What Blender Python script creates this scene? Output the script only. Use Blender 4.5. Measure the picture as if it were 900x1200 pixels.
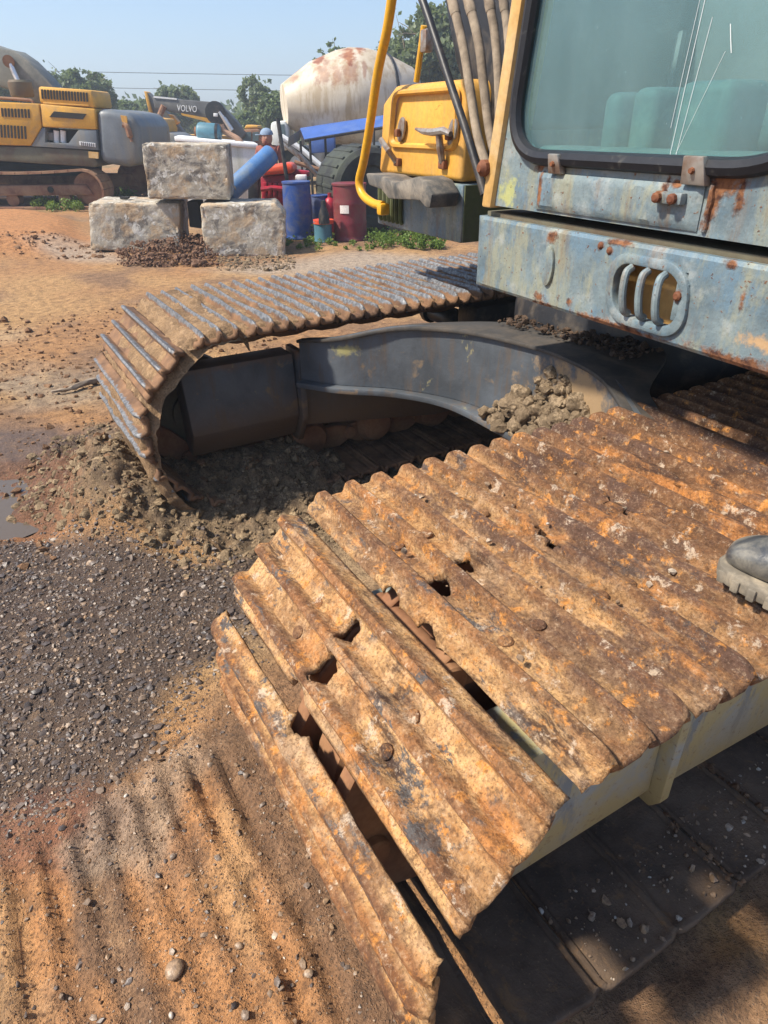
import bpy, bmesh, math, random
import numpy as np
from mathutils import Vector, Matrix
random.seed(7); rng = np.random.default_rng(7)
for o in list(bpy.data.objects): bpy.data.objects.remove(o)
scn = bpy.context.scene
COL = scn.collection

# ------------------------------------------------------------------ camera
PITCH, AZ, ROLL, FPX, CAMZ = 30.0, 30.3, -0.5, 790.0, 1.5
def cam_axes():
    p, a, r = map(math.radians, (PITCH, AZ, ROLL))
    fh = np.array([math.sin(a), math.cos(a), 0.0]); rt = np.array([math.cos(a), -math.sin(a), 0.0]); up = np.array([0, 0, 1.0])
    fw = math.cos(p)*fh - math.sin(p)*up; u = math.sin(p)*fh + math.cos(p)*up
    return math.cos(r)*rt + math.sin(r)*u, -math.sin(r)*rt + math.cos(r)*u, fw, fh, rt
RT2, UP2, FW, FH, RT = cam_axes()
CAM = np.array([0, 0, CAMZ])
cd = bpy.data.cameras.new('camera'); cam = bpy.data.objects.new('camera', cd); COL.objects.link(cam)
m = Matrix.Identity(4)
for i in range(3):
    m[i][0] = RT2[i]; m[i][1] = UP2[i]; m[i][2] = -FW[i]; m[i][3] = CAM[i]
cam.matrix_world = m
cd.sensor_fit = 'VERTICAL'; cd.sensor_height = 36; cd.lens = FPX/1200*36; cd.clip_end = 3000; cd.clip_start = 0.02
scn.camera = cam

# ------------------------------------------------------------------ sky, sun, exposure
SUN = Vector((-0.78, 0.20, 1.0)).normalized()          # towards the sun
sun_el = math.asin(SUN.z); sun_az = math.atan2(SUN.x, SUN.y)
w = bpy.data.worlds.new('World'); scn.world = w; w.use_nodes = True
nt = w.node_tree; nt.nodes.clear()
sky = nt.nodes.new('ShaderNodeTexSky'); sky.sky_type = 'NISHITA'; sky.sun_disc = False
sky.sun_elevation = sun_el; sky.sun_rotation = sun_az; sky.altitude = 50; sky.air_density = 1.0; sky.dust_density = 1.3; sky.ozone_density = 5.0
bg = nt.nodes.new('ShaderNodeBackground'); bg.inputs[1].default_value = 0.105
wo = nt.nodes.new('ShaderNodeOutputWorld'); nt.links.new(sky.outputs[0], bg.inputs[0]); nt.links.new(bg.outputs[0], wo.inputs[0])
sl = bpy.data.lights.new('sun', 'SUN'); sl.energy = 4.4; sl.angle = math.radians(4.0); sl.color = (1, 0.92, 0.79)
so = bpy.data.objects.new('sun', sl); COL.objects.link(so); so.rotation_euler = SUN.to_track_quat('Z', 'Y').to_euler()
so.location = (-3, 3, 12)
scn.view_settings.view_transform = 'Standard'; scn.view_settings.look = 'None'; scn.view_settings.gamma = 1
scn.view_settings.exposure = 0.92

# ------------------------------------------------------------------ pixel helpers (photo pixels, 900x1200) used to survey the place
def ray(px, py): return (px-450)*RT2 - (py-600)*UP2 + FPX*FW
def onz(px, py, z=0.0):
    d = ray(px, py); t = (z-CAMZ)/d[2]; return CAM + t*d
def ony(px, py, Y):
    d = ray(px, py); return CAM + d*(Y/d[1])
def vw(px, py, v):                                       # point at horizontal distance v
    d = ray(px, py); return CAM + d*(v/(d@FH))
YAW = math.radians(-2.72); O_UP = np.array([1.32, 1.70, 0.0])
EX = np.array([math.cos(YAW), math.sin(YAW), 0]); EY = np.array([-math.sin(YAW), math.cos(YAW), 0])
def UW(n, q, z): return O_UP + n*EX + q*EY + np.array([0, 0, z+CAMZ])     # upper-structure frame -> world
def UP(px, py, n=0.0):                                   # pixel on the plane n behind the front of the upper structure
    d = ray(px, py); t = (n + O_UP@EX)/(d@EX); return CAM + t*d

# ------------------------------------------------------------------ noise
def _hash(ix, iy, iz):
    h = (ix*374761393 + iy*668265263 + iz*2147483647 + 1013) & 0xffffffff
    h = ((h ^ (h >> 13))*1274126177) & 0xffffffff
    h = ((h ^ (h >> 16))*2246822519) & 0xffffffff
    return ((h ^ (h >> 15)) & 0xffffff)/float(0xffffff)
def vnoise(p):
    p = np.asarray(p, float); i = np.floor(p).astype(np.int64); f = p-i; f = f*f*(3-2*f); r = 0
    for dx in (0, 1):
        for dy in (0, 1):
            for dz in (0, 1):
                wgt = (f[:, 0] if dx else 1-f[:, 0])*(f[:, 1] if dy else 1-f[:, 1])*(f[:, 2] if dz else 1-f[:, 2])
                r = r + wgt*_hash(i[:, 0]+dx, i[:, 1]+dy, i[:, 2]+dz)
    return r*2-1
def fbm(p, octv=4, gain=0.5):
    p = np.asarray(p, float); a = 1; s = 0; t = 0
    for k in range(octv): s = s + a*vnoise(p*(2.03**k)+17.3*k); t += a; a *= gain
    return s/t
def n3(x, y, z, sc, octv=3):
    x, y, z = np.broadcast_arrays(np.asarray(x, float), y, z)
    return fbm(np.stack([x.ravel(), y.ravel(), z.ravel()], 1)*sc, octv).reshape(x.shape)
def sstep(a, b, x):
    t = np.clip((x-a)/(b-a), 0, 1); return t*t*(3-2*t)

# ------------------------------------------------------------------ materials
def lin(r, g, b):
    return tuple((c/12.92 if c <= .04045 else ((c+.055)/1.055)**2.4) for c in (r/255, g/255, b/255))
class NM:
    def __init__(s, name):
        s.m = bpy.data.materials.new(name); s.m.use_nodes = True; s.t = s.m.node_tree; s.t.nodes.clear()
        s.out = s.t.nodes.new('ShaderNodeOutputMaterial'); s.geo = s.t.nodes.new('ShaderNodeNewGeometry'); s.tc = s.t.nodes.new('ShaderNodeTexCoord')
        s.pos = s.geo.outputs['Position']; s.objc = s.tc.outputs['Object']
    def put(s, sock, v):
        if v is None: return
        if isinstance(v, bpy.types.NodeSocket): s.t.links.new(v, sock)
        else:
            if isinstance(v, (tuple, list)) and len(v) == 3 and sock.type == 'RGBA': v = (*v, 1)
            sock.default_value = v
    def mapv(s, v, scale):
        n = s.t.nodes.new('ShaderNodeMapping'); s.put(n.inputs[0], v); n.inputs['Scale'].default_value = scale; return n.outputs[0]
    def noise(s, scale, detail=4, rough=.55, vec=None, dist=0.0):
        n = s.t.nodes.new('ShaderNodeTexNoise'); s.put(n.inputs['Vector'], vec or s.pos)
        n.inputs['Scale'].default_value = scale; n.inputs['Detail'].default_value = detail; n.inputs['Roughness'].default_value = rough; n.inputs['Distortion'].default_value = dist
        return n.outputs[0]
    def voro(s, scale, vec=None, feat='F1', out=0):
        n = s.t.nodes.new('ShaderNodeTexVoronoi'); n.feature = feat; s.put(n.inputs['Vector'], vec or s.pos); n.inputs['Scale'].default_value = scale; return n.outputs[out]
    def ramp(s, fac, stops):
        n = s.t.nodes.new('ShaderNodeValToRGB'); s.put(n.inputs[0], fac); e = n.color_ramp.elements
        while len(e) < len(stops): e.new(0.5)
        for k, (p, c) in enumerate(stops):
            e[k].position = p; e[k].color = (c, c, c, 1) if isinstance(c, (int, float)) else (*c, 1)
        return n.outputs[0]
    def mix(s, fac, a, b, mode='MIX'):
        n = s.t.nodes.new('ShaderNodeMix'); n.data_type = 'RGBA'; n.blend_type = mode
        s.put(n.inputs[0], fac); s.put(n.inputs[6], a); s.put(n.inputs[7], b); return n.outputs[2]
    def math(s, op, a, b=0.5, clamp=False):
        n = s.t.nodes.new('ShaderNodeMath'); n.operation = op; n.use_clamp = clamp; s.put(n.inputs[0], a); s.put(n.inputs[1], b); return n.outputs[0]
    def sep(s, v):
        n = s.t.nodes.new('ShaderNodeSeparateXYZ'); s.put(n.inputs[0], v); return n.outputs
    def attr(s, name, out='Color'):
        n = s.t.nodes.new('ShaderNodeAttribute'); n.attribute_name = name; return n.outputs[out]
    def dot(s, v, d):
        n = s.t.nodes.new('ShaderNodeVectorMath'); n.operation = 'DOT_PRODUCT'; s.put(n.inputs[0], v); n.inputs[1].default_value = tuple(d); return n.outputs['Value']
    def blot(s, a, b, ca, cb, ra, rb, nz, amt=.9):          # ragged elliptical stain at (ca, cb)
        x = s.math('DIVIDE', s.math('SUBTRACT', a, ca), ra); y = s.math('DIVIDE', s.math('SUBTRACT', b, cb), rb)
        d = s.math('SQRT', s.math('ADD', s.math('MULTIPLY', x, x), s.math('MULTIPLY', y, y))); d = s.math('ADD', d, s.math('MULTIPLY', s.math('SUBTRACT', nz, .5), 3.2)); return s.math('MULTIPLY', s.ramp(d, [(.45, 1.), (1.05, 0.)]), amt)
    def bump(s, h, strength=.3, dist=.01, nrm=None):
        n = s.t.nodes.new('ShaderNodeBump'); n.inputs['Strength'].default_value = strength; n.inputs['Distance'].default_value = dist; s.put(n.inputs['Height'], h); s.put(n.inputs['Normal'], nrm); return n.outputs[0]
    def bsdf(s, col, rough=.7, metal=0.0, nrm=None, spec=.5, **kw):
        n = s.t.nodes.new('ShaderNodeBsdfPrincipled'); s.put(n.inputs['Base Color'], col); s.put(n.inputs['Roughness'], rough); s.put(n.inputs['Metallic'], metal); s.put(n.inputs['Specular IOR Level'], spec); s.put(n.inputs['Normal'], nrm)
        for k, v in kw.items(): s.put(n.inputs[k], v)
        return n.outputs[0]
    def done(s, sh): s.t.links.new(sh, s.out.inputs[0]); return s.m

def paint(name, base, var=.25, dirt=None, dirt_amt=.4, dirt_scale=4, rust_amt=.0, rust_scale=9, rough=.5, metal=0, bump=.15, streak=False, vscale=3, spec=.4, rustcol=None, obj=False):
    n = NM(name); base = tuple(base); P = n.objc if obj else n.pos
    c = n.mix(n.ramp(n.noise(vscale, 5, .6, P), [(.3, 0.), (.7, 1.)]), tuple(b*(1-var) for b in base), tuple(min(1, b*(1+var)) for b in base))
    sp = n.mapv(P, (1, 1, .12)) if streak else P
    if dirt:
        f = n.ramp(n.noise(dirt_scale, 6, .65, sp, .4), [(.62-dirt_amt*.45, 0.), (.80-dirt_amt*.35, 1.)]); c = n.mix(n.math('MULTIPLY', f, .85), c, dirt)
    g = n.noise(60, 3, .6, P); c = n.mix(n.ramp(g, [(.35, .22), (.6, 0.)]), c, tuple(b*.35 for b in base))
    rg = rough
    if rust_amt:
        f = n.ramp(n.noise(rust_scale, 7, .72, P, .5), [(.74-rust_amt*.3, 0.), (.78-rust_amt*.3, 1.)])
        rc = n.mix(n.ramp(n.noise(40, 4, .6, P), [(.35, 0.), (.65, 1.)]), (.09, .028, .012), rustcol or (.30, .12, .04))
        c = n.mix(f, c, rc); rg = n.mix(f, (rough,)*3, (.85,)*3)
    nr = n.bump(n.noise(35, 5, .6, P), bump, .006)
    return n.done(n.bsdf(c, rg, metal, nr, spec))

M = {}
def mk_shoe():
    n = NM('rusty_muddy_steel'); z = n.sep(n.objc)[2]; sx = n.sep(n.pos)[0]
    lng = n.mapv(n.pos, (1.25, .65, 1.2)); big = n.noise(3.0, 5, .6); mid = n.noise(12, 6, .66, lng, .25); mid2 = n.noise(9, 6, .7, lng, .2); fine = n.noise(75, 5, .72)
    crest = n.ramp(n.math('ADD', z, n.math('MULTIPLY', n.math('SUBTRACT', n.noise(30, 5, .7), .5), .016)), [(.022, 0.), (.033, 1.)])
    mudc = n.mix(n.ramp(mid, [(.38, 0.), (.60, 1.)]), (.38, .205, .085), (.62, .37, .16))
    mudc = n.mix(n.ramp(n.noise(26, 6, .7), [(.50, 0.), (.62, .75)]), mudc, (.60, .37, .19))
    mudc = n.mix(n.ramp(mid2, [(.52, 0.), (.64, .85)]), mudc, (.46, .205, .06))
    rst = n.mix(n.ramp(mid2, [(.36, 0.), (.62, 1.)]), (.105, .046, .024), (.34, .145, .052))
    rst = n.mix(n.ramp(n.noise(34, 6, .72), [(.53, 0.), (.62, .6)]), rst, (.46, .25, .11))
    c = n.mix(n.math('MULTIPLY', crest, n.ramp(big, [(.3, .75), (.6, 1.)])), mudc, rst)
    c = n.mix(n.ramp(n.noise(7, 6, .72, lng, .3), [(.51, 0.), (.60, .7)]), c, (.16, .080, .045))
    c = n.mix(n.ramp(n.noise(5, 7, .74, lng, .3), [(.56, 0.), (.64, .6)]), c, (.60, .41, .24))
    st = n.math('MULTIPLY', n.ramp(n.noise(15, 7, .76, lng, .3), [(.545, 0.), (.585, 1.)]), n.ramp(n.noise(4, 4, .6), [(.46, .0), (.54, 1.)]))
    c = n.mix(st, c, n.mix(fine, (.060, .056, .054), (.165, .155, .148)))
    dk = n.ramp(n.noise(7, 6, .75, n.mapv(n.pos, (1.9, .5, 1.6)), .3), [(.555, 0.), (.63, .9)]); 
    far = n.ramp(n.math('ADD', n.math('MULTIPLY', sx, .45), n.math('MULTIPLY', big, .55)), [(.48, 0.), (.80, 1.)])      # the dried mud coat thins out away from the idler end
    red = n.mix(n.ramp(mid, [(.35, 0.), (.66, 1.)]), (.070, .034, .020), (.27, .125, .052)); c = n.mix(n.math('MULTIPLY', far, .9), c, red); c = n.mix(dk, c, (.050, .026, .018)); c = n.mix(n.ramp(n.noise(6, 6, .72, lng, .2), [(.56, 0.), (.63, .7)]), c, (.52, .21, .055))
    c = n.mix(n.ramp(n.noise(4.5, 7, .74, lng, .2), [(.515, 0.), (.585, .8)]), c, n.mix(n.ramp(sx, [(.42, 0.), (.72, 1.)]), n.mix(.25, c, (.105, .060, .045)), (.105, .060, .045))); c = n.mix(n.ramp(n.noise(27, 6, .72), [(.575, 0.), (.64, .85)]), c, (.60, .25, .055)); c = n.mix(n.ramp(n.noise(19, 7, .75), [(.59, 0.), (.63, .7)]), c, (.62, .49, .36))
    gr = n.noise(48, 8, .78); gr2 = n.noise(170, 6, .75)
    c = n.mix(n.ramp(gr, [(.40, .75), (.50, 0.)]), c, n.mix(.65, c, (.06, .03, .018))); c = n.mix(n.ramp(gr, [(.55, 0.), (.64, .38)]), c, (.58, .40, .24))
    c = n.mix(n.ramp(gr2, [(.40, .6), (.48, 0.)]), c, (.075, .038, .022)); c = n.mix(n.ramp(gr2, [(.57, 0.), (.66, .34)]), c, (.64, .48, .32))
    h = n.math('ADD', n.math('MULTIPLY', n.noise(22, 6, .7), .9), n.math('MULTIPLY', fine, .45)); h = n.math('ADD', h, n.math('MULTIPLY', n.noise(240, 3, .6), .14))
    return n.done(n.bsdf(c, n.mix(st, (.85,)*3, (.6,)*3), n.mix(st, (0.,)*3, (.15,)*3), n.bump(n.math('ADD', h, n.math('MULTIPLY', gr, .8)), .9, .010), .25))
M['shoe'] = mk_shoe()
def mk_far():
    n = NM('worn_grouser_steel')
    z = n.sep(n.objc)[2]; fine = n.noise(60, 5, .7)
    c = n.mix(n.ramp(n.noise(9, 6, .65), [(.35, 0.), (.65, 1.)]), (.085, .045, .026), (.24, .13, .065))
    f = n.ramp(n.math('ADD', n.math('MULTIPLY', z, 20), n.math('MULTIPLY', n.math('SUBTRACT', n.noise(25, 5, .7), .5), .9)), [(.56, 0.), (.68, 1.)])
    c = n.mix(f, c, n.mix(n.ramp(fine, [(.4, 0.), (.6, 1.)]), (.085, .086, .09), (.22, .222, .228)))
    return n.done(n.bsdf(c, n.mix(f, (.85,)*3, (.5,)*3), n.mix(f, (0.,)*3, (.35,)*3), n.bump(fine, .5, .008), .4))
M['shoe_far'] = mk_far()
def mk_under():
    n = NM('shaded_soiled_plate')
    c = n.mix(n.ramp(n.noise(7, 6, .65), [(.35, 0.), (.65, 1.)]), (.075, .052, .037), (.165, .112, .074))  # dark base holds painted shade inside the track as well as wet dirt
    c = n.mix(n.ramp(n.noise(16, 7, .75, None, .5), [(.56, 0.), (.66, .8)]), c, (.22, .125, .06))
    fine = n.noise(160, 4, .7); c = n.mix(n.ramp(fine, [(.62, 0.), (.70, .8)]), c, (.30, .19, .11))
    return n.done(n.bsdf(c, .88, 0, n.bump(n.math('ADD', n.noise(40, 5, .65), n.math('MULTIPLY', fine, .4)), .6, .008), .2))
M['under'] = mk_under()
def mk_mud(name, a, b, cc, rough=.9):
    n = NM(name)
    c = n.mix(n.ramp(n.noise(8, 6, .65), [(.35, 0.), (.65, 1.)]), a, b)
    c = n.mix(n.ramp(n.noise(30, 6, .7), [(.52, 0.), (.66, .8)]), c, cc)
    fine = n.noise(120, 4, .7); c = n.mix(n.ramp(fine, [(.38, .5), (.52, 0.)]), c, tuple(x*.4 for x in a))
    return n.done(n.bsdf(c, rough, 0, n.bump(n.math('ADD', n.noise(45, 6, .7), n.math('MULTIPLY', fine, .5)), .8, .012), .25))
M['mud'] = mk_mud('brown_mud', (.16, .10, .055), (.30, .19, .10), (.38, .25, .14))
M['clay'] = mk_mud('grey_clay', (.12, .085, .052), (.25, .18, .11), (.36, .265, .165))
M['heap'] = mk_mud('olive_mud', (.13, .09, .052), (.29, .205, .12), (.42, .31, .185))
M['earth_clod'] = mk_mud('earth_clods', (.14, .07, .035), (.26, .15, .08), (.35, .22, .13))
def mk_stone():
    n = NM('gravel_stone'); r = n.attr('tone', 'Fac')
    c = n.ramp(r, [(0., (.060, .050, .046)), (.35, (.135, .102, .082)), (.65, (.25, .175, .115)), (.88, (.36, .23, .13)), (1., (.52, .46, .38))])
    c = n.mix(n.ramp(n.noise(120, 4, .6), [(.4, .5), (.6, 0.)]), c, (.05, .036, .03))
    return n.done(n.bsdf(c, .42, 0, n.bump(n.noise(150, 4, .6), .4, .004), .5))
M['stone'] = mk_stone()
def mk_ground():
    n = NM('earth_ground'); col = n.attr('Col'); wet = n.attr('wet', 'Fac')
    big = n.noise(2.2, 6, .6); mid = n.noise(14, 6, .68, None, .4); fine = n.noise(95, 5, .72); grit = n.voro(140)
    c = n.mix(n.ramp(mid, [(.35, .6), (.55, 0.)]), col, (.10, .055, .03))
    c = n.mix(n.ramp(mid, [(.55, 0.), (.72, .5)]), c, (.55, .33, .17))
    c = n.mix(n.ramp(fine, [(.36, .65), (.5, 0.)]), c, (.06, .036, .024))
    c = n.mix(n.ramp(fine, [(.60, 0.), (.72, .5)]), c, (.62, .44, .28))
    g = n.ramp(grit, [(.10, 1.), (.28, 0.)]); gc = n.ramp(n.voro(140, None, 'F1', 1), [(0., (.08, .06, .05)), (.6, (.30, .19, .11)), (1., (.55, .46, .36))])
    c = n.mix(n.math('MULTIPLY', g, .55), c, gc)
    c = n.mix(n.math('MULTIPLY', wet, .55), c, n.mix(1.0, c, (.30, .27, .27), 'MULTIPLY'))
    rg = n.mix(wet, (.93,)*3, n.mix(n.ramp(mid, [(.4, 0.), (.6, 1.)]), (.22,)*3, (.55,)*3))
    h = n.math('ADD', n.math('ADD', n.math('MULTIPLY', mid, 1.2), n.math('MULTIPLY', fine, .5)), n.math('MULTIPLY', g, .25))
    h = n.math('ADD', h, n.math('MULTIPLY', n.noise(260, 3, .7), .25)); return n.done(n.bsdf(c, rg, 0, n.bump(h, 1.0, .024), .35))
M['ground'] = mk_ground()
def mk_greypaint():
    n = NM('weathered_grey_paint'); z = n.sep(n.pos)[2]; q = n.math('SUBTRACT', n.dot(n.pos, EY), float(O_UP@EY)); zz = n.math('SUBTRACT', z, CAMZ); nz = n.noise(28, 6, .7)
    c = n.mix(n.ramp(n.noise(6, 6, .66), [(.38, 0.), (.60, 1.)]), (.088, .126, .148), (.168, .215, .225))
    c = n.mix(n.ramp(n.noise(10, 7, .72), [(.50, 0.), (.60, .8)]), c, (.105, .172, .225))                          # bluer, less faded paint
    c = n.mix(n.ramp(n.noise(9, 7, .72, n.mapv(n.pos, (1, 1, .35))), [(.50, 0.), (.60, .75)]), c, (.25, .25, .175))   # dusty lichen film
    c = n.mix(n.ramp(n.noise(9, 6, .68), [(.54, 0.), (.66, .6)]), c, (.31, .33, .315))                              # chalky scuffs
    c = n.mix(n.ramp(n.noise(24, 6, .7, n.mapv(n.pos, (1, 1, .12))), [(.53, 0.), (.68, .55)]), c, (.16, .10, .055))   # rusty run-off
    c = n.mix(n.ramp(n.noise(110, 4, .7), [(.34, .3), (.46, 0.)]), c, (.07, .075, .07))
    c = n.mix(n.blot(q, zz, -.125, -.165, .045, .045, nz, .75), c, (.40, .40, .13)); c = n.mix(n.blot(q, zz, -.96, -.375, .05, .02, nz, .8), c, (.45, .27, .12))
    edge = n.ramp(n.math('ADD', n.math('MULTIPLY', n.math('SUBTRACT', z, 1.07), 8.0), n.math('MULTIPLY', n.math('SUBTRACT', n.noise(8, 6, .7), .40), 1.9)), [(.0, 1.), (.12, 0.)])
    f = n.math('MAXIMUM', edge, n.ramp(n.noise(20, 7, .72, None, .4), [(.665, 0.), (.69, 1.)])); f = n.math('MAXIMUM', f, n.math('MULTIPLY', n.ramp(n.noise(70, 3, .6), [(.665, 0.), (.69, 1.)]), .85))
    for a, b, ra, rb in ((-.778, -.145, .020, .075), (-.80, -.105, .050, .022), (-.835, -.125, .012, .05), (-.331, -.258, .022, .020), (-.505, -.254, .013, .013), (-.535, -.262, .012, .012), (-.262, -.145, .008, .060), (-.245, -.10, .03, .012), (-.757, -.322, .018, .018), (-.97, -.425, .16, .026), (-.60, -.425, .18, .012), (-.66, -.125, .012, .03), (-.685, -.112, .016, .008), (-.30, -.41, .02, .016), (-.345, -.425, .02, .010), (-.42, -.40, .014, .014), (-.86, -.245, .018, .01), (-.56, -.242, .05, .008), (-1.0, -.31, .012, .03), (-.90, -.30, .008, .03)):
        f = n.math('MAXIMUM', f, n.blot(q, zz, a, b, ra, rb, nz, 1.0))
    rc = n.mix(n.ramp(n.noise(45, 5, .65), [(.38, 0.), (.60, 1.)]), (.050, .019, .012), (.21, .090, .038)); c = n.mix(f, c, rc)
    return n.done(n.bsdf(c, n.mix(f, (.46,)*3, (.9,)*3), 0, n.bump(n.math('ADD', n.noise(34, 5, .65), n.math('MULTIPLY', f, .6)), .45, .006), .4))
M['grey'] = mk_greypaint()
def mk_frame():
    n = NM('dusty_frame_paint'); z = n.sep(n.pos)[2]
    c = n.mix(n.ramp(n.noise(6, 6, .65, None, .5), [(.45, 0.), (.62, 1.)]), (.38, .33, .17), (.28, .32, .31))
    c = n.mix(n.ramp(n.noise(12, 6, .7, n.mapv(n.pos, (1, 1, .3))), [(.56, 0.), (.64, .8)]), c, (.17, .21, .23))
    c = n.mix(n.ramp(n.math('ADD', z, n.math('MULTIPLY', n.noise(9, 5, .6), .1)), [(.30, .8), (.48, 0.)]), c, (.27, .21, .09))
    c = n.mix(n.ramp(n.noise(70, 5, .7), [(.58, 0.), (.68, .6)]), c, (.16, .09, .04))
    return n.done(n.bsdf(c, .75, 0, n.bump(n.noise(50, 5, .6), .3, .006), .3))
M['frame'] = mk_frame()
def mk_bluesteel():
    n = NM('dark_blue_frame_paint'); z = n.sep(n.pos)[2]
    c = n.mix(n.ramp(n.noise(4, 6, .6, None, .5), [(.35, 0.), (.65, 1.)]), (.046, .052, .059), (.092, .104, .118))
    c = n.mix(n.ramp(n.noise(7, 6, .68, None, .5), [(.60, 0.), (.68, .85)]), c, (.20, .14, .085))
    c = n.mix(n.ramp(n.math('ADD', z, n.math('MULTIPLY', n.noise(8, 5, .6), .12)), [(.38, 1.), (.54, 0.)]), c, (.105, .070, .046))
    c = n.mix(n.ramp(n.noise(3.1, 6, .7, None, .3), [(.64, 0.), (.67, .7)]), c, (.33, .29, .14))
    yy = n.sep(n.pos)[1]; bx = n.math('MULTIPLY', n.ramp(n.math('ADD', z, n.math('MULTIPLY', n.noise(14, 6, .7), .10)), [(.66, 0.), (.71, 1.)]), n.math('GREATER_THAN', yy, 2.63)); c = n.mix(n.math('MULTIPLY', bx, .85), c, (.16, .085, .042)); c = n.mix(n.math('MULTIPLY', n.ramp(n.noise(22, 6, .7, n.mapv(n.pos, (1, 1, .15))), [(.52, 0.), (.64, .6)]), 1.0), c, (.10, .072, .05))
    c = n.mix(n.blot(yy, z, 1.42, .74, .28, .13, n.noise(11, 6, .7), .85), c, (.34, .225, .115)); c = n.mix(n.blot(yy, z, 2.42, .70, .05, .03, n.noise(16, 6, .7), .85), c, (.36, .32, .13))
    return n.done(n.bsdf(c, .48, 0, n.bump(n.noise(40, 5, .65), .3, .006), .4))
M['blue_steel'] = mk_bluesteel()
M['yellow'] = paint('weathered_yellow_paint', (.63, .325, .052), .16, (.46, .27, .09), .32, 9, .20, 8, .5, streak=True)
M['peach'] = paint('faded_yellow_paint', (.56, .34, .115), .12, (.60, .46, .26), .3, 6, .1, 12, .55)
M['rail'] = paint('yellow_handrail_paint', (.62, .32, .014), .12, (.45, .25, .05), .2, 9, .12, 20, .4)
M['yellow_far'] = paint('machine_yellow_paint', (.66, .35, .045), .12, (.44, .26, .09), .34, 4, .10, 6, .45)
M['grey_far'] = paint('machine_grey_paint', (.135, .155, .175), .16, (.22, .19, .14), .42, 2.5, .22, 2.5, .45, streak=True)
M['boom_grey'] = paint('boom_grey_paint', (.115, .115, .112), .15, (.20, .19, .16), .3, 2, .05, 3, .55)
M['boom_pale'] = paint('boom_pale_grey_paint', (.165, .172, .155), .12, (.32, .30, .24), .3, 2, .06, 3, .55)
M['deck'] = paint('dirty_deck_steel', (.14, .13, .085), .2, (.10, .055, .03), .5, 2, .2, 3, .7)
M['rust'] = paint('rusted_steel', (.22, .10, .05), .35, (.34, .18, .09), .5, 4, .2, 9, .85)
M['bolt'] = paint('rusted_bolt', (.20, .075, .03), .4, (.10, .03, .015), .5, 30, .0, 9, .8)
M['rust_far'] = paint('muddy_track_steel', (.20, .085, .05), .35, (.34, .21, .12), .55, 3, .1, 5, .9)
M['black'] = paint('black_paint', (.018, .018, .02), .3, (.10, .08, .06), .3, 9, .0, 9, .45)
M['rubber'] = paint('black_rubber_seal', (.010, .011, .015), .3, (.12, .11, .09), .05, 30, .0, 9, .5)
M['mat'] = paint('worn_rubber_step', (.085, .083, .078), .3, (.26, .22, .17), .45, 12, .0, 9, .75)
M['hose'] = paint('dusty_hydraulic_hose', (.16, .125, .09), .25, (.36, .29, .21), .55, 14, .0, 9, .85)
M['steel'] = paint('bare_steel', (.36, .34, .31), .25, (.22, .12, .07), .45, 16, .15, 20, .45, .6)
M['chrome'] = paint('cylinder_rod', (.80, .80, .80), .05, None, rough=.2, metal=.6)
M['white'] = paint('dirty_white_paint', (.70, .71, .68), .08, (.40, .40, .30), .35, 2.5, .10, 4, .5, streak=True)
M['cream'] = paint('mixer_drum_paint', (.72, .66, .54), .1, (.62, .50, .34), .4, 1.2, .22, 1.1, .5, rustcol=(.46, .20, .09))
def mk_drum():
    n = NM('mixer_drum_shell'); P = n.objc; zz = n.sep(n.pos)[2]; u_ = n.dot(n.pos, RT); nz = n.noise(3.0, 6, .7)
    c = n.mix(n.ramp(n.noise(1.1, 5, .6), [(.38, 0.), (.62, 1.)]), (.46, .385, .28), (.60, .54, .44)); c = n.mix(n.ramp(n.noise(5, 6, .7, n.mapv(n.pos, (1, 1, .12))), [(.48, 0.), (.62, .75)]), c, (.36, .27, .16))
    k = 20.6*.87/FPX; zt = lambda py: CAMZ+(143-py)*k*1.15; uu = lambda px: (px-450)*k*1.0
    f = None
    for px, py, a, b in ((349, 98, 7, 11), (378, 84, 8, 12), (384, 100, 12, 14), (414, 84, 10, 14), (426, 78, 7, 9), (432, 98, 3, 14), (400, 102, 9, 16), (416, 100, 12, 16)):
        g = n.blot(u_, zz, uu(px), zt(py), a*k, b*k, nz, .95 if py < 95 else .6); f = g if f is None else n.math('MAXIMUM', f, g)
    c = n.mix(f, c, n.mix(n.ramp(nz, [(.4, 0.), (.6, 1.)]), (.20, .065, .03), (.38, .16, .065)))
    return n.done(n.bsdf(c, .5, 0, n.bump(n.noise(20, 5, .6), .15, .01), .4))
M['drum_shell'] = mk_drum()
M['bluep'] = paint('blue_plastic', (.022, .070, .27), .2, (.13, .14, .19), .42, 6, .0, 9, .42)
M['blue_pipe'] = paint('blue_pipe_paint', (.075, .18, .38), .2, (.20, .25, .30), .42, 5, .0, 9, .45)
M['blue_roof'] = paint('blue_roof_sheet', (.055, .12, .36), .15, (.12, .18, .36), .3, 2, .0, 9, .5)
M['teal'] = paint('teal_tank_paint', (.09, .22, .28), .2, (.06, .09, .10), .4, 3, .1, 4, .5)
M['redp'] = paint('red_drum_paint', (.20, .022, .035), .25, (.15, .055, .045), .5, 6, .16, 5, .5)
M['red'] = paint('red_machine_paint', (.36, .012, .030), .2, (.10, .02, .02), .35, 8, .0, 9, .45)
M['orange'] = paint('orange_cover_paint', (.70, .08, .028), .12, (.50, .12, .06), .3, 4, .0, 9, .4)
M['tyre'] = paint('old_tyre_rubber', (.022, .023, .024), .3, (.055, .065, .045), .5, 3, .0, 9, .8)
M['moss'] = paint('mossy_grey_paint', (.11, .115, .06), .3, (.07, .085, .02), .6, 6, .1, 9, .8)
M['dark'] = paint('dark_recess', (.03, .028, .025), .3, None, rough=.9)
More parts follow.
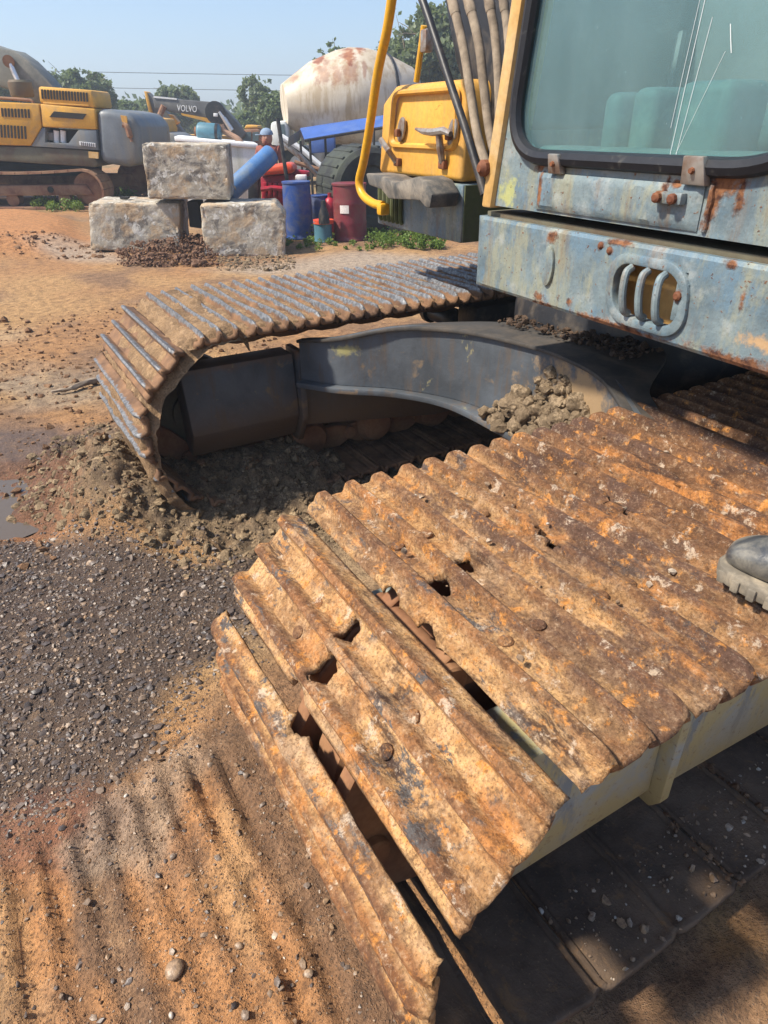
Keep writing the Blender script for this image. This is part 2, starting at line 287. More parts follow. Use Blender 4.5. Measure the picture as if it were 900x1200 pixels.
M['wood'] = paint('grey_driftwood', (.30, .24, .18), .25, (.18, .13, .09), .5, 12, .0, 9, .9)
M['tan_hose'] = paint('tan_hose', (.42, .25, .16), .15, None, rough=.6)
M['skin'] = paint('skin', (.42, .22, .15), .08, None, rough=.6)
M['cap_blue'] = paint('faded_blue_cloth', (.20, .27, .37), .12, None, rough=.9)
M['shirt'] = paint('faded_red_cloth', (.30, .10, .075), .15, None, rough=.9)
M['trouser'] = paint('dark_cloth', (.05, .05, .06), .15, None, rough=.9)
M['label'] = paint('paper_label', (.72, .66, .62), .08, (.5, .35, .3), .2, 20, rough=.7)
M['decal'] = paint('white_decal', (.78, .79, .78), .04, None, rough=.5)
M['bark'] = paint('tree_bark', (.16, .125, .09), .3, (.26, .22, .17), .4, 6, rough=.95)
def mk_concrete():
    n = NM('weathered_concrete'); P = n.objc
    c = n.mix(n.ramp(n.noise(5, 6, .65, P, .4), [(.35, 0.), (.65, 1.)]), (.30, .265, .21), (.48, .435, .355))
    c = n.mix(n.ramp(n.noise(3.3, 7, .72, P, .8), [(.50, 0.), (.58, .8)]), c, (.12, .11, .10))
    c = n.mix(n.ramp(n.noise(9, 6, .7, P, .6), [(.55, 0.), (.60, .85)]), c, (.58, .56, .51))
    c = n.mix(n.ramp(n.noise(4.1, 5, .6, P), [(.50, 0.), (.60, .65)]), c, (.44, .30, .17))
    return n.done(n.bsdf(c, .9, 0, n.bump(n.noise(28, 6, .7, P), .6, .02), .25))
M['concrete'] = mk_concrete()
def mk_leaf(name, a, b):
    n = NM(name); t = n.attr('tone', 'Fac'); c = n.ramp(t, [(0., a), (1., b)])
    d = n.bsdf(c, .55, 0, None, .35); tr = n.t.nodes.new('ShaderNodeBsdfTranslucent'); n.put(tr.inputs[0], n.mix(.5, c, (.20, .26, .04)))
    mx = n.t.nodes.new('ShaderNodeMixShader'); mx.inputs[0].default_value = .42; n.t.links.new(d, mx.inputs[1]); n.t.links.new(tr.outputs[0], mx.inputs[2]); return n.done(mx.outputs[0])
M['leaf'] = mk_leaf('tree_leaf', (.070, .105, .050), (.21, .27, .12))
M['leaf2'] = mk_leaf('pale_tree_leaf', (.09, .125, .07), (.25, .30, .16))
M['weed'] = mk_leaf('weed_leaf', (.05, .10, .015), (.20, .30, .05))
def mk_glass():
    n = NM('dusty_teal_glass')
    tr = n.t.nodes.new('ShaderNodeBsdfTransparent'); tr.inputs[0].default_value = (.74, .94, .93, 1)
    gl = n.t.nodes.new('ShaderNodeBsdfGlossy'); gl.inputs['Roughness'].default_value = .02; gl.inputs[0].default_value = (.9, 1, 1, 1)
    df = n.t.nodes.new('ShaderNodeBsdfDiffuse'); df.inputs[0].default_value = (.23, .33, .345, 1)
    fr = n.t.nodes.new('ShaderNodeLayerWeight'); fr.inputs[0].default_value = .5
    m1 = n.t.nodes.new('ShaderNodeMixShader'); dust = n.ramp(n.noise(7, 6, .6, n.mapv(n.pos, (1, 1, .5))), [(.3, .16), (.7, .27)])
    sp = n.ramp(n.noise(160, 3, .6), [(.68, 0.), (.74, .35)]); n.put(m1.inputs[0], n.math('ADD', dust, sp)); n.t.links.new(tr.outputs[0], m1.inputs[1]); n.t.links.new(df.outputs[0], m1.inputs[2])
    m2 = n.t.nodes.new('ShaderNodeMixShader'); n.put(m2.inputs[0], n.math('ADD', n.math('MULTIPLY', n.math('POWER', fr.outputs['Facing'], 3.0), .35), .035, True)); n.t.links.new(m1.outputs[0], m2.inputs[1]); n.t.links.new(gl.outputs[0], m2.inputs[2]); return n.done(m2.outputs[0])
M['glass'] = mk_glass()
M['glass_far'] = (lambda n: n.done(n.bsdf((.10, .14, .15), .12, 0, None, .6)))(NM('far_window_glass'))
def mk_water():
    n = NM('muddy_water'); return n.done(n.bsdf((.10, .075, .05), .06, 0, n.bump(n.noise(9, 3, .5), .06, .01), .5))
M['water'] = mk_water()
M['seat'] = paint('seat_cloth', (.10, .11, .115), .2, (.3, .3, .28), .25, 8, rough=.9)
M['console'] = paint('pale_cab_plastic', (.17, .19, .185), .1, (.35, .33, .27), .3, 6, rough=.6)
M['boot'] = paint('wet_dark_rubber', (.055, .058, .062), .45, (.30, .27, .21), .42, 16, rough=.32, bump=.3, spec=.6)
M['boot_sole'] = paint('muddy_rubber_sole', (.17, .145, .11), .3, (.34, .28, .20), .4, 25, rough=.8)

# ------------------------------------------------------------------ mesh builder
class MB:
    def __init__(s): s.v = []; s.f = []
    def add(s, V, F):
        k = len(s.v); s.v += [tuple(map(float, p)) for p in V]; s.f += [tuple(i+k for i in f) for f in F]; return s
    def hexa(s, a, b):                                        # two quads (bottom loop, top loop)
        return s.add(list(a)+list(b), [(3, 2, 1, 0), (4, 5, 6, 7)]+[(i, (i+1) % 4, 4+(i+1) % 4, 4+i) for i in range(4)])
    def box(s, c, size, ax=None):
        c = np.array(c, float); ax = np.eye(3) if ax is None else np.array(ax, float); h = [ax[i]*size[i]/2 for i in range(3)]
        q = [(-1, -1), (1, -1), (1, 1), (-1, 1)]
        return s.hexa([c+a*h[0]+b*h[1]-h[2] for a, b in q], [c+a*h[0]+b*h[1]+h[2] for a, b in q])
    def prism(s, poly, ext):
        poly = [np.array(p, float) for p in poly]; e = np.array(ext, float); n = len(poly)
        return s.add(poly+[p+e for p in poly], [tuple(range(n-1, -1, -1)), tuple(range(n, 2*n))]+[(i, (i+1) % n, n+(i+1) % n, n+i) for i in range(n)])
    def tube(s, pts, r, n=8):
        pts = [np.array(p, float) for p in pts]; N = len(pts); r = [r]*N if np.isscalar(r) else r
        t0 = pts[1]-pts[0]; a = np.array([0, 0, 1.]) if abs(t0[2]) < .9*np.linalg.norm(t0) else np.array([1., 0, 0]); V = []; F = []
        for i in range(N):
            t = pts[min(i+1, N-1)]-pts[max(i-1, 0)]; t = t/(np.linalg.norm(t)+1e-9); a = a-t*(a@t); a = a/(np.linalg.norm(a)+1e-9); b = np.cross(t, a)
            for k in range(n):
                th = 2*math.pi*k/n; V.append(pts[i]+r[i]*(math.cos(th)*a+math.sin(th)*b))
        for i in range(N-1):
            for k in range(n): F.append((i*n+k, i*n+(k+1) % n, (i+1)*n+(k+1) % n, (i+1)*n+k))
        F.append(tuple(range(n-1, -1, -1))); F.append(tuple((N-1)*n+k for k in range(n))); return s.add(V, F)
    def lathe(s, prof, c, axis=(0, 0, 1), n=24):              # prof: (radius, distance along axis)
        axis = np.array(axis, float); axis /= np.linalg.norm(axis); c = np.array(c, float)
        a = np.array([1., 0, 0]) if abs(axis[0]) < .9 else np.array([0, 1., 0]); a = a-axis*(a@axis); a /= np.linalg.norm(a); b = np.cross(axis, a); V = []; F = []
        for r, h in prof:
            for k in range(n): th = 2*math.pi*k/n; V.append(c+axis*h+max(r, 1e-4)*(math.cos(th)*a+math.sin(th)*b))
        for i in range(len(prof)-1):
            for k in range(n): F.append((i*n+k, i*n+(k+1) % n, (i+1)*n+(k+1) % n, (i+1)*n+k))
        F.append(tuple(range(n-1, -1, -1))); F.append(tuple((len(prof)-1)*n+k for k in range(n))); return s.add(V, F)
    def grid(s, P):                                           # P: (a, b, 3) array
        a, b = P.shape[:2]; return s.add(P.reshape(-1, 3), [(i*b+j, (i+1)*b+j, (i+1)*b+j+1, i*b+j+1) for i in range(a-1) for j in range(b-1)])
    def build(s, name, mat, parent=None, bevel=0, seg=2, smooth=35, fix=True):
        org = wloc(parent); me = bpy.data.meshes.new(name); V = np.array(s.v)-org
        me.from_pydata(V.tolist(), [], s.f)
        if fix or bevel:
            bm = bmesh.new(); bm.from_mesh(me)
            if fix: bmesh.ops.recalc_face_normals(bm, faces=bm.faces)
            if bevel:
                ed = [e for e in bm.edges if len(e.link_faces) == 2 and e.calc_face_angle(0) > .5]
                bmesh.ops.bevel(bm, geom=ed, offset=bevel, segments=seg, profile=.5, affect='EDGES', clamp_overlap=True)
            bm.to_mesh(me); bm.free()
        return link(name, me, mat, parent, smooth)
def wloc(p):
    r = np.zeros(3)
    while p is not None: r = r+np.array(p.location); p = p.parent
    return r
def link(name, me, mat, parent=None, smooth=35):
    me.materials.append(M[mat] if isinstance(mat, str) else mat)
    if smooth:
        me.polygons.foreach_set('use_smooth', [True]*len(me.polygons)); me.set_sharp_from_angle(angle=math.radians(smooth))
    o = bpy.data.objects.new(name, me); COL.objects.link(o); o.parent = parent; return o
def tag(o, label, cat=None, group=None, kind=None):
    if label: o['label'] = label
    if cat: o['category'] = cat
    if group: o['group'] = group
    if kind: o['kind'] = kind
    return o
def thing(name, label, cat, loc, group=None):
    o = bpy.data.objects.new(name, None); COL.objects.link(o); o.location = loc; o.empty_display_size = .2; return tag(o, label, cat, group)
def np_mesh(name, V, F, mat, parent=None, smooth=60, attrs=None):
    me = bpy.data.meshes.new(name); V = np.asarray(V)-wloc(parent); F = np.asarray(F)
    me.vertices.add(len(V)); me.vertices.foreach_set('co', V.ravel().astype(np.float32))
    k = F.shape[1]; me.loops.add(F.size); me.loops.foreach_set('vertex_index', F.ravel().astype(np.int32))
    me.polygons.add(len(F)); me.polygons.foreach_set('loop_start', (np.arange(len(F))*k).astype(np.int32)); me.update(calc_edges=True)
    for nm, (tp, dom, val) in (attrs or {}).items():
        at = me.attributes.new(nm, tp, dom); at.data.foreach_set('color' if 'COLOR' in tp else 'value', np.asarray(val, np.float32).ravel())
    me.validate(); return link(name, me, mat, parent, smooth)
def ico(sub):
    bm = bmesh.new(); bmesh.ops.create_icosphere(bm, subdivisions=sub, radius=1); bm.verts.ensure_lookup_table()
    V = np.array([v.co[:] for v in bm.verts]); F = np.array([[v.index for v in f.verts] for f in bm.faces]); bm.free(); return V, F
ICO1, ICO2, ICO3 = ico(1), ico(2), ico(3)
def rots(n):
    q = rng.normal(size=(n, 4)); q /= np.linalg.norm(q, axis=1)[:, None]; w_, x, y, z = q.T
    return np.stack([1-2*(y*y+z*z), 2*(x*y-z*w_), 2*(x*z+y*w_), 2*(x*y+z*w_), 1-2*(x*x+z*z), 2*(y*z-x*w_), 2*(x*z-y*w_), 2*(y*z+x*w_), 1-2*(x*x+y*y)], 1).reshape(n, 3, 3)
def stones(name, P, R, mat, parent=None, flat=.65, base=ICO1, jit=.22, tone=None):
    """many irregular stones in one mesh"""
    bv, bf = base; n = len(P); sc = np.stack([np.ones(n), rng.uniform(.65, 1, n), rng.uniform(flat*.7, flat*1.2, n)], 1)
    V = bv[None]*(1+jit*rng.normal(size=(n, len(bv), 1)))*sc[:, None]; rz = rots(n)
    yaw = rng.uniform(0, 6.28, n); c, s_ = np.cos(yaw), np.sin(yaw); rzm = np.zeros((n, 3, 3)); rzm[:, 0, 0] = c; rzm[:, 0, 1] = -s_; rzm[:, 1, 0] = s_; rzm[:, 1, 1] = c; rzm[:, 2, 2] = 1
    mixr = rng.random(n) < .35; rm = np.where(mixr[:, None, None], rz, rzm)
    V = np.einsum('nij,nkj->nki', rm, V)*np.asarray(R)[:, None, None]+np.asarray(P)[:, None]
    F = bf[None]+(np.arange(n)*len(bv))[:, None, None]; t = rng.random(n) if tone is None else tone
    return np_mesh(name, V.reshape(-1, 3), F.reshape(-1, 3), mat, parent, 40, {'tone': ('FLOAT', 'POINT', np.repeat(t, len(bv)))})
def spline(pts, n=8):
    P = [np.array(p, float) for p in pts]; P = [2*P[0]-P[1]]+P+[2*P[-1]-P[-2]]; out = []
    for i in range(1, len(P)-2):
        for k in range(n):
            t = k/n; out.append(.5*((2*P[i])+(-P[i-1]+P[i+1])*t+(2*P[i-1]-5*P[i]+4*P[i+1]-P[i+2])*t*t+(-P[i-1]+3*P[i]-3*P[i+1]+P[i+2])*t**3))
    out.append(P[-2]); return out

# ================================================================== THE GROUND
def pdist(x, y, poly):                                    # signed distance, positive inside
    x = np.asarray(x); d = np.full(x.shape, 1e9); ins = np.zeros(x.shape, bool); n = len(poly)
    for i in range(n):
        ax, ay = poly[i][:2]; bx, by = poly[(i+1) % n][:2]; ex, ey = bx-ax, by-ay; t = np.clip(((x-ax)*ex+(y-ay)*ey)/(ex*ex+ey*ey+1e-9), 0, 1)
        d = np.minimum(d, np.hypot(x-ax-t*ex, y-ay-t*ey)); ins ^= ((ay > y) != (by > y)) & (x < (bx-ax)*(y-ay)/((by-ay) if by != ay else 1e-9)+ax)
    return np.where(ins, d, -d)
G = lambda pts: [onz(a, b)[:2] for a, b in pts]
Z_GRAVEL = G([(-120, 640), (60, 630), (200, 655), (330, 655), (300, 715), (275, 765), (215, 800), (170, 900), (90, 935), (40, 965), (-120, 985)])
Z_MUD = G([(40, 545), (110, 500), (250, 520), (420, 520), (640, 520), (520, 600), (380, 655), (250, 665), (150, 650), (80, 620), (20, 600)])
Z_WET = G([(-150, 505), (60, 500), (150, 515), (120, 535), (100, 565), (60, 610), (-150, 640)])
Z_RED = G([(-60, 545), (60, 540), (110, 560), (110, 610), (50, 640), (-60, 640)])
Z_WHITE = G([(60, 1000), (130, 950), (190, 890), (260, 780), (280, 800), (200, 950), (180, 1080), (150, 1010), (90, 1030)])
Z_REDB = G([(-80, 975), (90, 935), (140, 960), (80, 1020), (-80, 1050)])
Z_ORANGE = G([(-400, 290), (-100, 255), (60, 248), (110, 262), (130, 290), (60, 300), (-100, 310)])
Z_GREYT = G([(-100, 430), (40, 425), (130, 440), (125, 470), (60, 480), (-100, 470)])
Z_PALE = G([(30, 292), (120, 285), (200, 320), (420, 295), (540, 300), (520, 318), (300, 325), (60, 305)])
def ground_h(x, y):
    x = np.asarray(x, float); y = np.asarray(y, float); wr = .06*n3(x, y, 0, 5)
    near = np.exp(-np.maximum(0, np.hypot(x-.4, y-2)-4)/3)
    h = .035*n3(x, y, 1.7, .9, 3)*np.clip(np.hypot(x-.6, y-.8)-.3, 0, 1) + near*(.012*n3(x, y, 3.1, 7, 3) + .005*n3(x, y, 5.5, 26, 3))
    gr = sstep(-.05, .08, pdist(x, y, Z_GRAVEL)+wr)
    # mud heap thrown up by the far track
    heap = np.exp(-((y-2.85)/.40)**2)*sstep(.05, .32, x)*(1-sstep(1.0, 1.5, x)) + .55*np.exp(-((y-3.0)/.50)**2-((x-.24)/.16)**2)
    md = sstep(-.06, .12, pdist(x, y, Z_MUD)+wr*1.2)
    h = h*(1-.4*gr) + .20*heap*(1+.35*n3(x, y, 2.2, 5, 3)) + md*(.050*n3(x, y, 9.1, 8, 4)+.055*np.abs(n3(x, y, 4.4, 15, 4))+.020*n3(x, y, 1.4, 42, 2)-.002)
    # grouser imprints running on from the near track
    t = sstep(.12, .30, y+wr*1.5)*(1-sstep(1.18, 1.42, y+wr*2.5))*(1-sstep(.20, .34, x))*sstep(-1.6, -1.0, x)
    fade = .35+.65*sstep(-.25, .30, n3(x, y, 7.7, 3.0, 3))
    ph = 2*math.pi*(x+.016*n3(x, y, 2.5, 3.5, 3)+.01*(y-.8))/.074
    h = h + t*fade*(.0145*np.tanh(1.6*np.cos(ph))+.014*n3(x, y, 6.6, 18, 4)+.006*np.abs(n3(x, y, 16.6, 34, 3)))
    h = h + .025*np.exp(-((y-1.32)/.09)**2)*(1-sstep(.2, .4, x))*(1+.8*n3(x, y, 3.3, 9, 3))
    h = h + .16*sstep(0, .8, pdist(x, y, Z_ORANGE)+.3*n3(x, y, 0, 1.2))
    h = h - .055*sstep(-.02, .14, pdist(x, y, Z_RED)+wr*1.6)*(1-md)
    under = (1-sstep(.44, .52, np.abs(y-.785)))*sstep(.45, .65, x)*(1-sstep(4.6, 4.8, x)); h = h*(1-under)+(-.03)*under
    return h
def axis_pts(lo, hi, step, far_lo, far_hi, ratio=1.06):
    a = list(np.arange(lo, hi, step)); s = step
    while a[-1] < far_hi: s *= ratio; a.append(a[-1]+s)
    b = []; s = step; c = lo
    while c > far_lo: s *= ratio; c -= s; b.append(c)
    return np.array(b[::-1]+a)
gx = axis_pts(-.75, 1.25, .0115, -900, 900); gy = axis_pts(.15, 3.7, .0125, -900, 900)
XX, YY = np.meshgrid(gx, gy, indexing='ij'); HH = ground_h(XX, YY)
def blendc(c, col, f): return c*(1-f[..., None])+np.array(col)*f[..., None]
wr = .10*n3(XX, YY, 0, 4, 3); wr2 = .5*n3(XX, YY, 0, .7, 3)
C = np.zeros(XX.shape+(3,))+np.array((.44, .225, .090)); nb = n3(XX, YY, 8, .8, 4)
C = blendc(C, (.50, .29, .12), sstep(-.2, .3, nb)); C = blendc(C, (.28, .16, .085), sstep(.0, .4, n3(XX, YY*1.0, 12, 1.6, 4))); C = blendc(C, (.52, .36, .20), .7*sstep(.05, .4, n3(XX*.6, YY*1.4, 31, 1.1, 5))); C = blendc(C, (.22, .135, .085), .6*sstep(.15, .4, n3(XX*.7, YY*1.6, 45, 2.3, 5)))
C = blendc(C, (.54, .255, .098), (1-sstep(1.2, 1.7, YY+wr))*(1-sstep(.4, .7, XX)))
C = blendc(C, (.29, .165, .095), .6*sstep(.05, .35, n3(XX, YY, 15, 3.5, 4))*(1-sstep(1.3, 1.6, YY)))
C = blendc(C, (.16, .105, .07), .7*sstep(-.04, .06, .09-np.abs(XX-.30)+wr*.6)*(1-sstep(1.35, 1.6, YY)))
near_ = (1-sstep(1.25, 1.6, YY))*(1-sstep(.5, .8, XX)); C = blendc(C, (.17, .115, .078), .7*near_*sstep(.05, .35, n3(XX*5.0, YY*1.1, 51, 1.6, 4))); C = blendc(C, (.62, .36, .16), .6*near_*sstep(.1, .4, n3(XX*4.0, YY*1.2, 71, 1.7, 4)))
for poly, col, a, b, k in ((Z_MUD, (.265, .190, .112), -.05, .10, .95), (Z_WET, (.22, .145, .105), -.1, .12, .8), (Z_RED, (.36, .15, .065), -.1, .1, .7), (Z_GRAVEL, (.105, .076, .060), -.04, .08, .95), (Z_REDB, (.24, .10, .062), -.06, .06, .8), (Z_WHITE, (.46, .36, .26), -.02, .05, .55), (Z_GREYT, (.34, .27, .19), -.2, .3, .7)):
    C = blendc(C, col, k*sstep(a, b, pdist(XX, YY, poly)+wr*(1.0 if poly is not Z_GREYT else 4)))
C = blendc(C, (.52, .235, .085), sstep(-.3, .5, pdist(XX, YY, Z_ORANGE)+wr2)); C = blendc(C, (.44, .36, .28), .8*sstep(-.1, .3, pdist(XX, YY, Z_PALE)+wr2*.6))
C = blendc(C, (.16, .145, .06), sstep(11.5, 15, XX*FH[0]+YY*FH[1])*sstep(-.2, .3, nb)*.8)
wet = np.clip(.75*sstep(-.08, .1, pdist(XX, YY, Z_WET)+wr*1.5) + .6*sstep(-.05, .1, pdist(XX, YY, Z_GRAVEL)+wr)*sstep(-.25, .3, n3(XX, YY, 3, 2.6, 3)+.5*sstep(1.4, 2.2, YY)-.2) + .35*sstep(-.05, .1, pdist(XX, YY, Z_MUD)), 0, 1)
a_, b_ = XX.shape; idx = np.arange(a_*b_).reshape(a_, b_)
F = np.stack([idx[:-1, :-1], idx[1:, :-1], idx[1:, 1:], idx[:-1, 1:]], -1).reshape(-1, 4)
gr_o = np_mesh('ground', np.stack([XX, YY, HH], -1).reshape(-1, 3), F, 'ground', None, 0,
               {'Col': ('FLOAT_COLOR', 'POINT', np.concatenate([C.reshape(-1, 3), np.ones((a_*b_, 1))], 1)), 'wet': ('FLOAT', 'POINT', wet.ravel())})
gr_o.data.polygons.foreach_set('use_smooth', [True]*len(gr_o.data.polygons)); tag(gr_o, 'orange brown earth yard with ruts and gravel', None, None, 'structure')

def puddle(cx, cy, rx, ry, z, label):
    tt = rng.uniform(-.8, .8, (400, 2)); z = float(np.quantile(ground_h(cx+tt[:, 0]*rx, cy+tt[:, 1]*ry), .24))
    n = 40; V = [(cx+rx*math.cos(t)*(1+.15*math.sin(3*t+cx)), cy+ry*math.sin(t)*(1+.12*math.cos(2*t+cy)), z) for t in np.linspace(0, 2*math.pi, n, endpoint=False)]
    b = MB(); b.add(V, [tuple(range(n))]); o = b.build('puddle', 'water', None, smooth=0, fix=False); tag(o, label, None, None, 'structure')
c1 = onz(20, 575); h1 = float(ground_h(np.array([c1[0]]), np.array([c1[1]]))[0]); puddle(c1[0]-.1, c1[1], .42, .36, h1-.004, 'muddy puddle in a red clay hollow')
c1 = onz(90, 530); h1 = float(ground_h(np.array([c1[0]]), np.array([c1[1]]))[0]); puddle(c1[0], c1[1]+.02, .22, .15, h1-.004, 'small puddle beside the mud heap')
c1 = onz(262, 655); h1 = float(ground_h(np.array([c1[0]]), np.array([c1[1]]))[0]); puddle(c1[0]+.04, c1[1]-.01, .17, .07, h1-.004, 'brown puddle between gravel and mud heap')

# loose gravel and clods
def scatter(n, poly=None, box=None, edge=.03, dens=None):
    if poly is not None:
        p = np.array(poly); lo, hi = p.min(0)-.1, p.max(0)+.1
    else: lo, hi = np.array(box[0]), np.array(box[1])
    q = rng.uniform(lo, hi, (n*3, 2))
    if poly is not None: q = q[pdist(q[:, 0], q[:, 1], poly)+.06*n3(q[:, 0], q[:, 1], 0, 5)+edge*rng.normal(size=len(q)) > 0]
    return q[:n]
def drop(q, r, sink=.35): return np.stack([q[:, 0], q[:, 1], ground_h(q[:, 0], q[:, 1])+r*sink], 1)
q = scatter(15000, Z_GRAVEL, edge=.07); q = q[(q[:, 0] > -.7)]; r = np.clip(rng.lognormal(math.log(.0035), .62, len(q)), .0013, .016)
tag(stones('gravel', drop(q, r, .05), r, 'stone', None, tone=np.clip(rng.beta(1.1, 2.1, len(q)), 0, 1)), 'dark wet gravel spread over the yard', 'gravel', None, 'stuff')
q = scatter(5200, None, ((-.7, .15), (.45, 1.7))); r = np.clip(rng.lognormal(math.log(.0022), .6, len(q)), .0010, .010)
tag(stones('pebbles', drop(q, r, .05), r, 'stone', None, tone=np.clip(rng.beta(3, 1.9, len(q)), 0, 1)), 'pale pebbles scattered over the rutted earth', 'pebbles', None, 'stuff')
q = scatter(2600, None, ((-.8, 2.6), (2.0, 7.0))); r = np.clip(rng.lognormal(math.log(.008), .6, len(q)), .003, .045)
tag(stones('yard_stones', drop(q, r, .2), r, 'earth_clod', None), 'small clods littering the dry yard', 'clods', None, 'stuff')
q = scatter(5600, Z_MUD, edge=.06); r = np.clip(rng.lognormal(math.log(.0072), .62, len(q)), .0025, .032)
tag(stones('mud_clods', drop(q, r, -.15), r, 'heap', None, base=ICO2, jit=.16), 'grey brown mud clods heaped at the track', 'mud', None, 'stuff')
q = scatter(9000, None, ((-.7, .15), (.42, 1.5))); r = np.clip(rng.lognormal(math.log(.0016), .45, len(q)), .0008, .005)
tag(stones('earth_grit', drop(q, r, .1), r, 'earth_clod', None), 'fine grit on the rutted earth', 'grit', None, 'stuff')
for i, (px, py, rr, lb) in enumerate([(205, 1138, .021, 'flat tan stone on the rutted earth'), (280, 1108, .010, 'small rounded stone in a rut'), (362, 1145, .010, 'pale oval pebble beside the lowest track shoe'), (150, 941, .006, 'white pebble at the gravel edge'), (200, 1188, .007, 'small white stone chip in orange soil'), (203, 1005, .008, 'blue grey pebble on the rut ridge')]):
    p = onz(px, py); p = np.array([p[0], p[1], float(ground_h(np.array([p[0]]), np.array([p[1]]))[0])+rr*.4])
    o = stones('stone', p[None], np.array([rr]), 'stone', None, flat=.6, base=ICO3, jit=.03, tone=np.array([(.8, .78, .9, 1., .98, .55)[i]])); tag(o, lb, 'stone')
# a dry branch on the yard
b = MB(); P = [onz(a, c, .03) for a, c in ((60, 459), (80, 456), (100, 449), (122, 443))]; b.tube(spline(P, 5), [.006, .008, .009, .011, .013, .014, .015, .017, .018, .018, .019, .019, .018, .017, .015, .010], 9)
for k, v in enumerate(b.v): b.v[k] = tuple(np.array(v)+.0025*rng.normal(size=3))
tag(b.build('branch', 'wood'), 'grey dead branch lying on the dry earth', 'branch')

# ================================================================== THE FOREGROUND EXCAVATOR
EXC = thing('excavator', 'rusty tracked excavator with weathered grey body panels, yellow toolbox and mud caked crawler tracks', 'excavator', (2.4, 1.85, 0))
PIT, ZT, WID = .205, .70, .86
def chain_pins(x0, ZT=ZT):
    """pins of one crawler, seen from the side: top run, front wrap, bottom run, rear wrap"""
    nt_ = 19; P = [(x0+PIT*(nt_-k), ZT) for k in range(nt_+1)]; x, z = P[-1]
    for a in (4, 45, 88, 132, 163):
        a = math.radians(a); x -= PIT*math.cos(a); z -= PIT*math.sin(a); P.append((x, z))
    zb = z
    for k in range(nt_-1): x += PIT; P.append((x, zb))
    xe = x; top = P[0]; xm = xe+.16
    for f in (1, 2, 3, 4):
        a = -math.pi/2+math.pi*f/5; P.append((xm-.12+.32*math.cos(a)+.05, (zb+ZT)/2+(ZT-zb)/2*math.sin(a)))
    return P
def shoe_mesh(seed, ns=60, nw=112, holes=(), fill=.001, wear=1.0, rib=.0065):
    s = np.linspace(-.0992, .0992, ns); wv = np.linspace(-WID/2, WID/2, nw); S, W = np.meshgrid(s, wv, indexing='ij')
    o = seed*3.7; h = np.zeros_like(S); e = WID/2-np.abs(W)
    for c in (-.076, -.008, .060):
        wr_ = np.clip(.92+.28*n3(0*W+c*50, W, o, 3.5, 2)+.05*n3(0*W+c*50, W, o, 22, 2), .5, 1.08)*wear
        wid_ = rib*(1+.12*n3(0*W+c*31, W, o+7, 5, 2)); d = np.abs(S-c); h = np.maximum(h, .033*wr_*np.clip((wid_+.0095-d)/.0095, 0, 1)**.9*(1-.35*(1-sstep(0, .03, e))))
    mudl = fill-.002+.010*n3(S, W, o+5, 5, 3)+.003*n3(S, W, o+15, 25, 3); h = np.maximum(h, mudl)+.0010*n3(S, W, o+9, 40, 3)+.0006*n3(S, W, o+2, 120, 2)
    h -= .015*sstep(.089, .0992, S)+.013*sstep(-.0915, -.0992, S); h -= .006*(1-sstep(0, .010, e))
    Sx = S+.0012*n3(S*0, W, o+S[0, 0], 14, 3)*(np.abs(S) > .09); Wx = W+np.sign(W)*(.0016*n3(S, W*0+np.sign(W), o+4, 26, 2)-.010*sstep(.075, .1015, np.abs(S)))*(1-sstep(0, .03, e))
    keep = np.ones((ns-1, nw-1), bool); Sc = (S[:-1, :-1]+S[1:, 1:])/2; Wc = (W[:-1, :-1]+W[1:, 1:])/2
    for hs, hw, rs, rw in holes:
        th = np.arctan2((Wc-hw)/rw, (Sc-hs)/rs); rag = 1+.08*np.sin(3*th+hs*90)+.05*np.sin(5*th+hw*70)
        keep &= ~(((Sc-hs)/rs)**2+((Wc-hw)/rw)**2 < rag**2)
        d = np.sqrt(((Sx-hs)/rs)**2+((Wx-hw)/rw)**2)+1e-6; tv = np.arctan2((Wx-hw)/rw, (Sx-hs)/rs); rg = 1+.08*np.sin(3*tv+hs*90)+.05*np.sin(5*tv+hw*70)
        pull = (np.abs(d/rg-1) < .28); k = np.where(pull, rg/d*.98, 1.0); Sx = hs+(Sx-hs)*np.where(pull, .25+.75*k, 1); Wx = hw+(Wx-hw)*np.where(pull, .25+.75*k, 1)
        h = h-.010*np.exp(-((d/rg-1)/.22)**2)*(d/rg > .6)
    V = np.stack([Sx, Wx, h+.010], -1).reshape(-1, 3); idx = np.arange(ns*nw).reshape(ns, nw)
    F = np.stack([idx[:-1, :-1], idx[1:, :-1], idx[1:, 1:], idx[:-1, 1:]], -1)[keep]
    me = bpy.data.meshes.new('track_shoe'); used = np.unique(F); mp = -np.ones(len(V), int); mp[used] = np.arange(len(used))
    me.from_pydata(V[used].tolist(), [], mp[F].tolist()); me.polygons.foreach_set('use_smooth', [True]*len(me.polygons)); me.set_sharp_from_angle(angle=math.radians(38)); return me
def place_shoe(me, mat, parent, a, b, yc, off=.075, solid=True, sx=1.0, sh=0.0):
    d = np.array([b[0]-a[0], 0, b[1]-a[1]]); L = np.linalg.norm(d); d /= L; nn = np.array([d[2], 0, -d[0]]); yv = np.cross(nn, d); c = np.array([(a[0]+b[0])/2, yc, (a[1]+b[1])/2])+nn*off+d*sh
    o = bpy.data.objects.new('track_shoe', me); COL.objects.link(o); o.parent = parent
    mw = Matrix([[d[i]*sx, yv[i], nn[i], (c-wloc(parent))[i]] for i in range(3)]+[[0, 0, 0, 1]]); o.matrix_local = mw
    if not me.materials: me.materials.append(M[mat])
    if solid:
        md = o.modifiers.new('thickness', 'SOLIDIFY'); md.thickness = .014; md.offset = -1
    return o
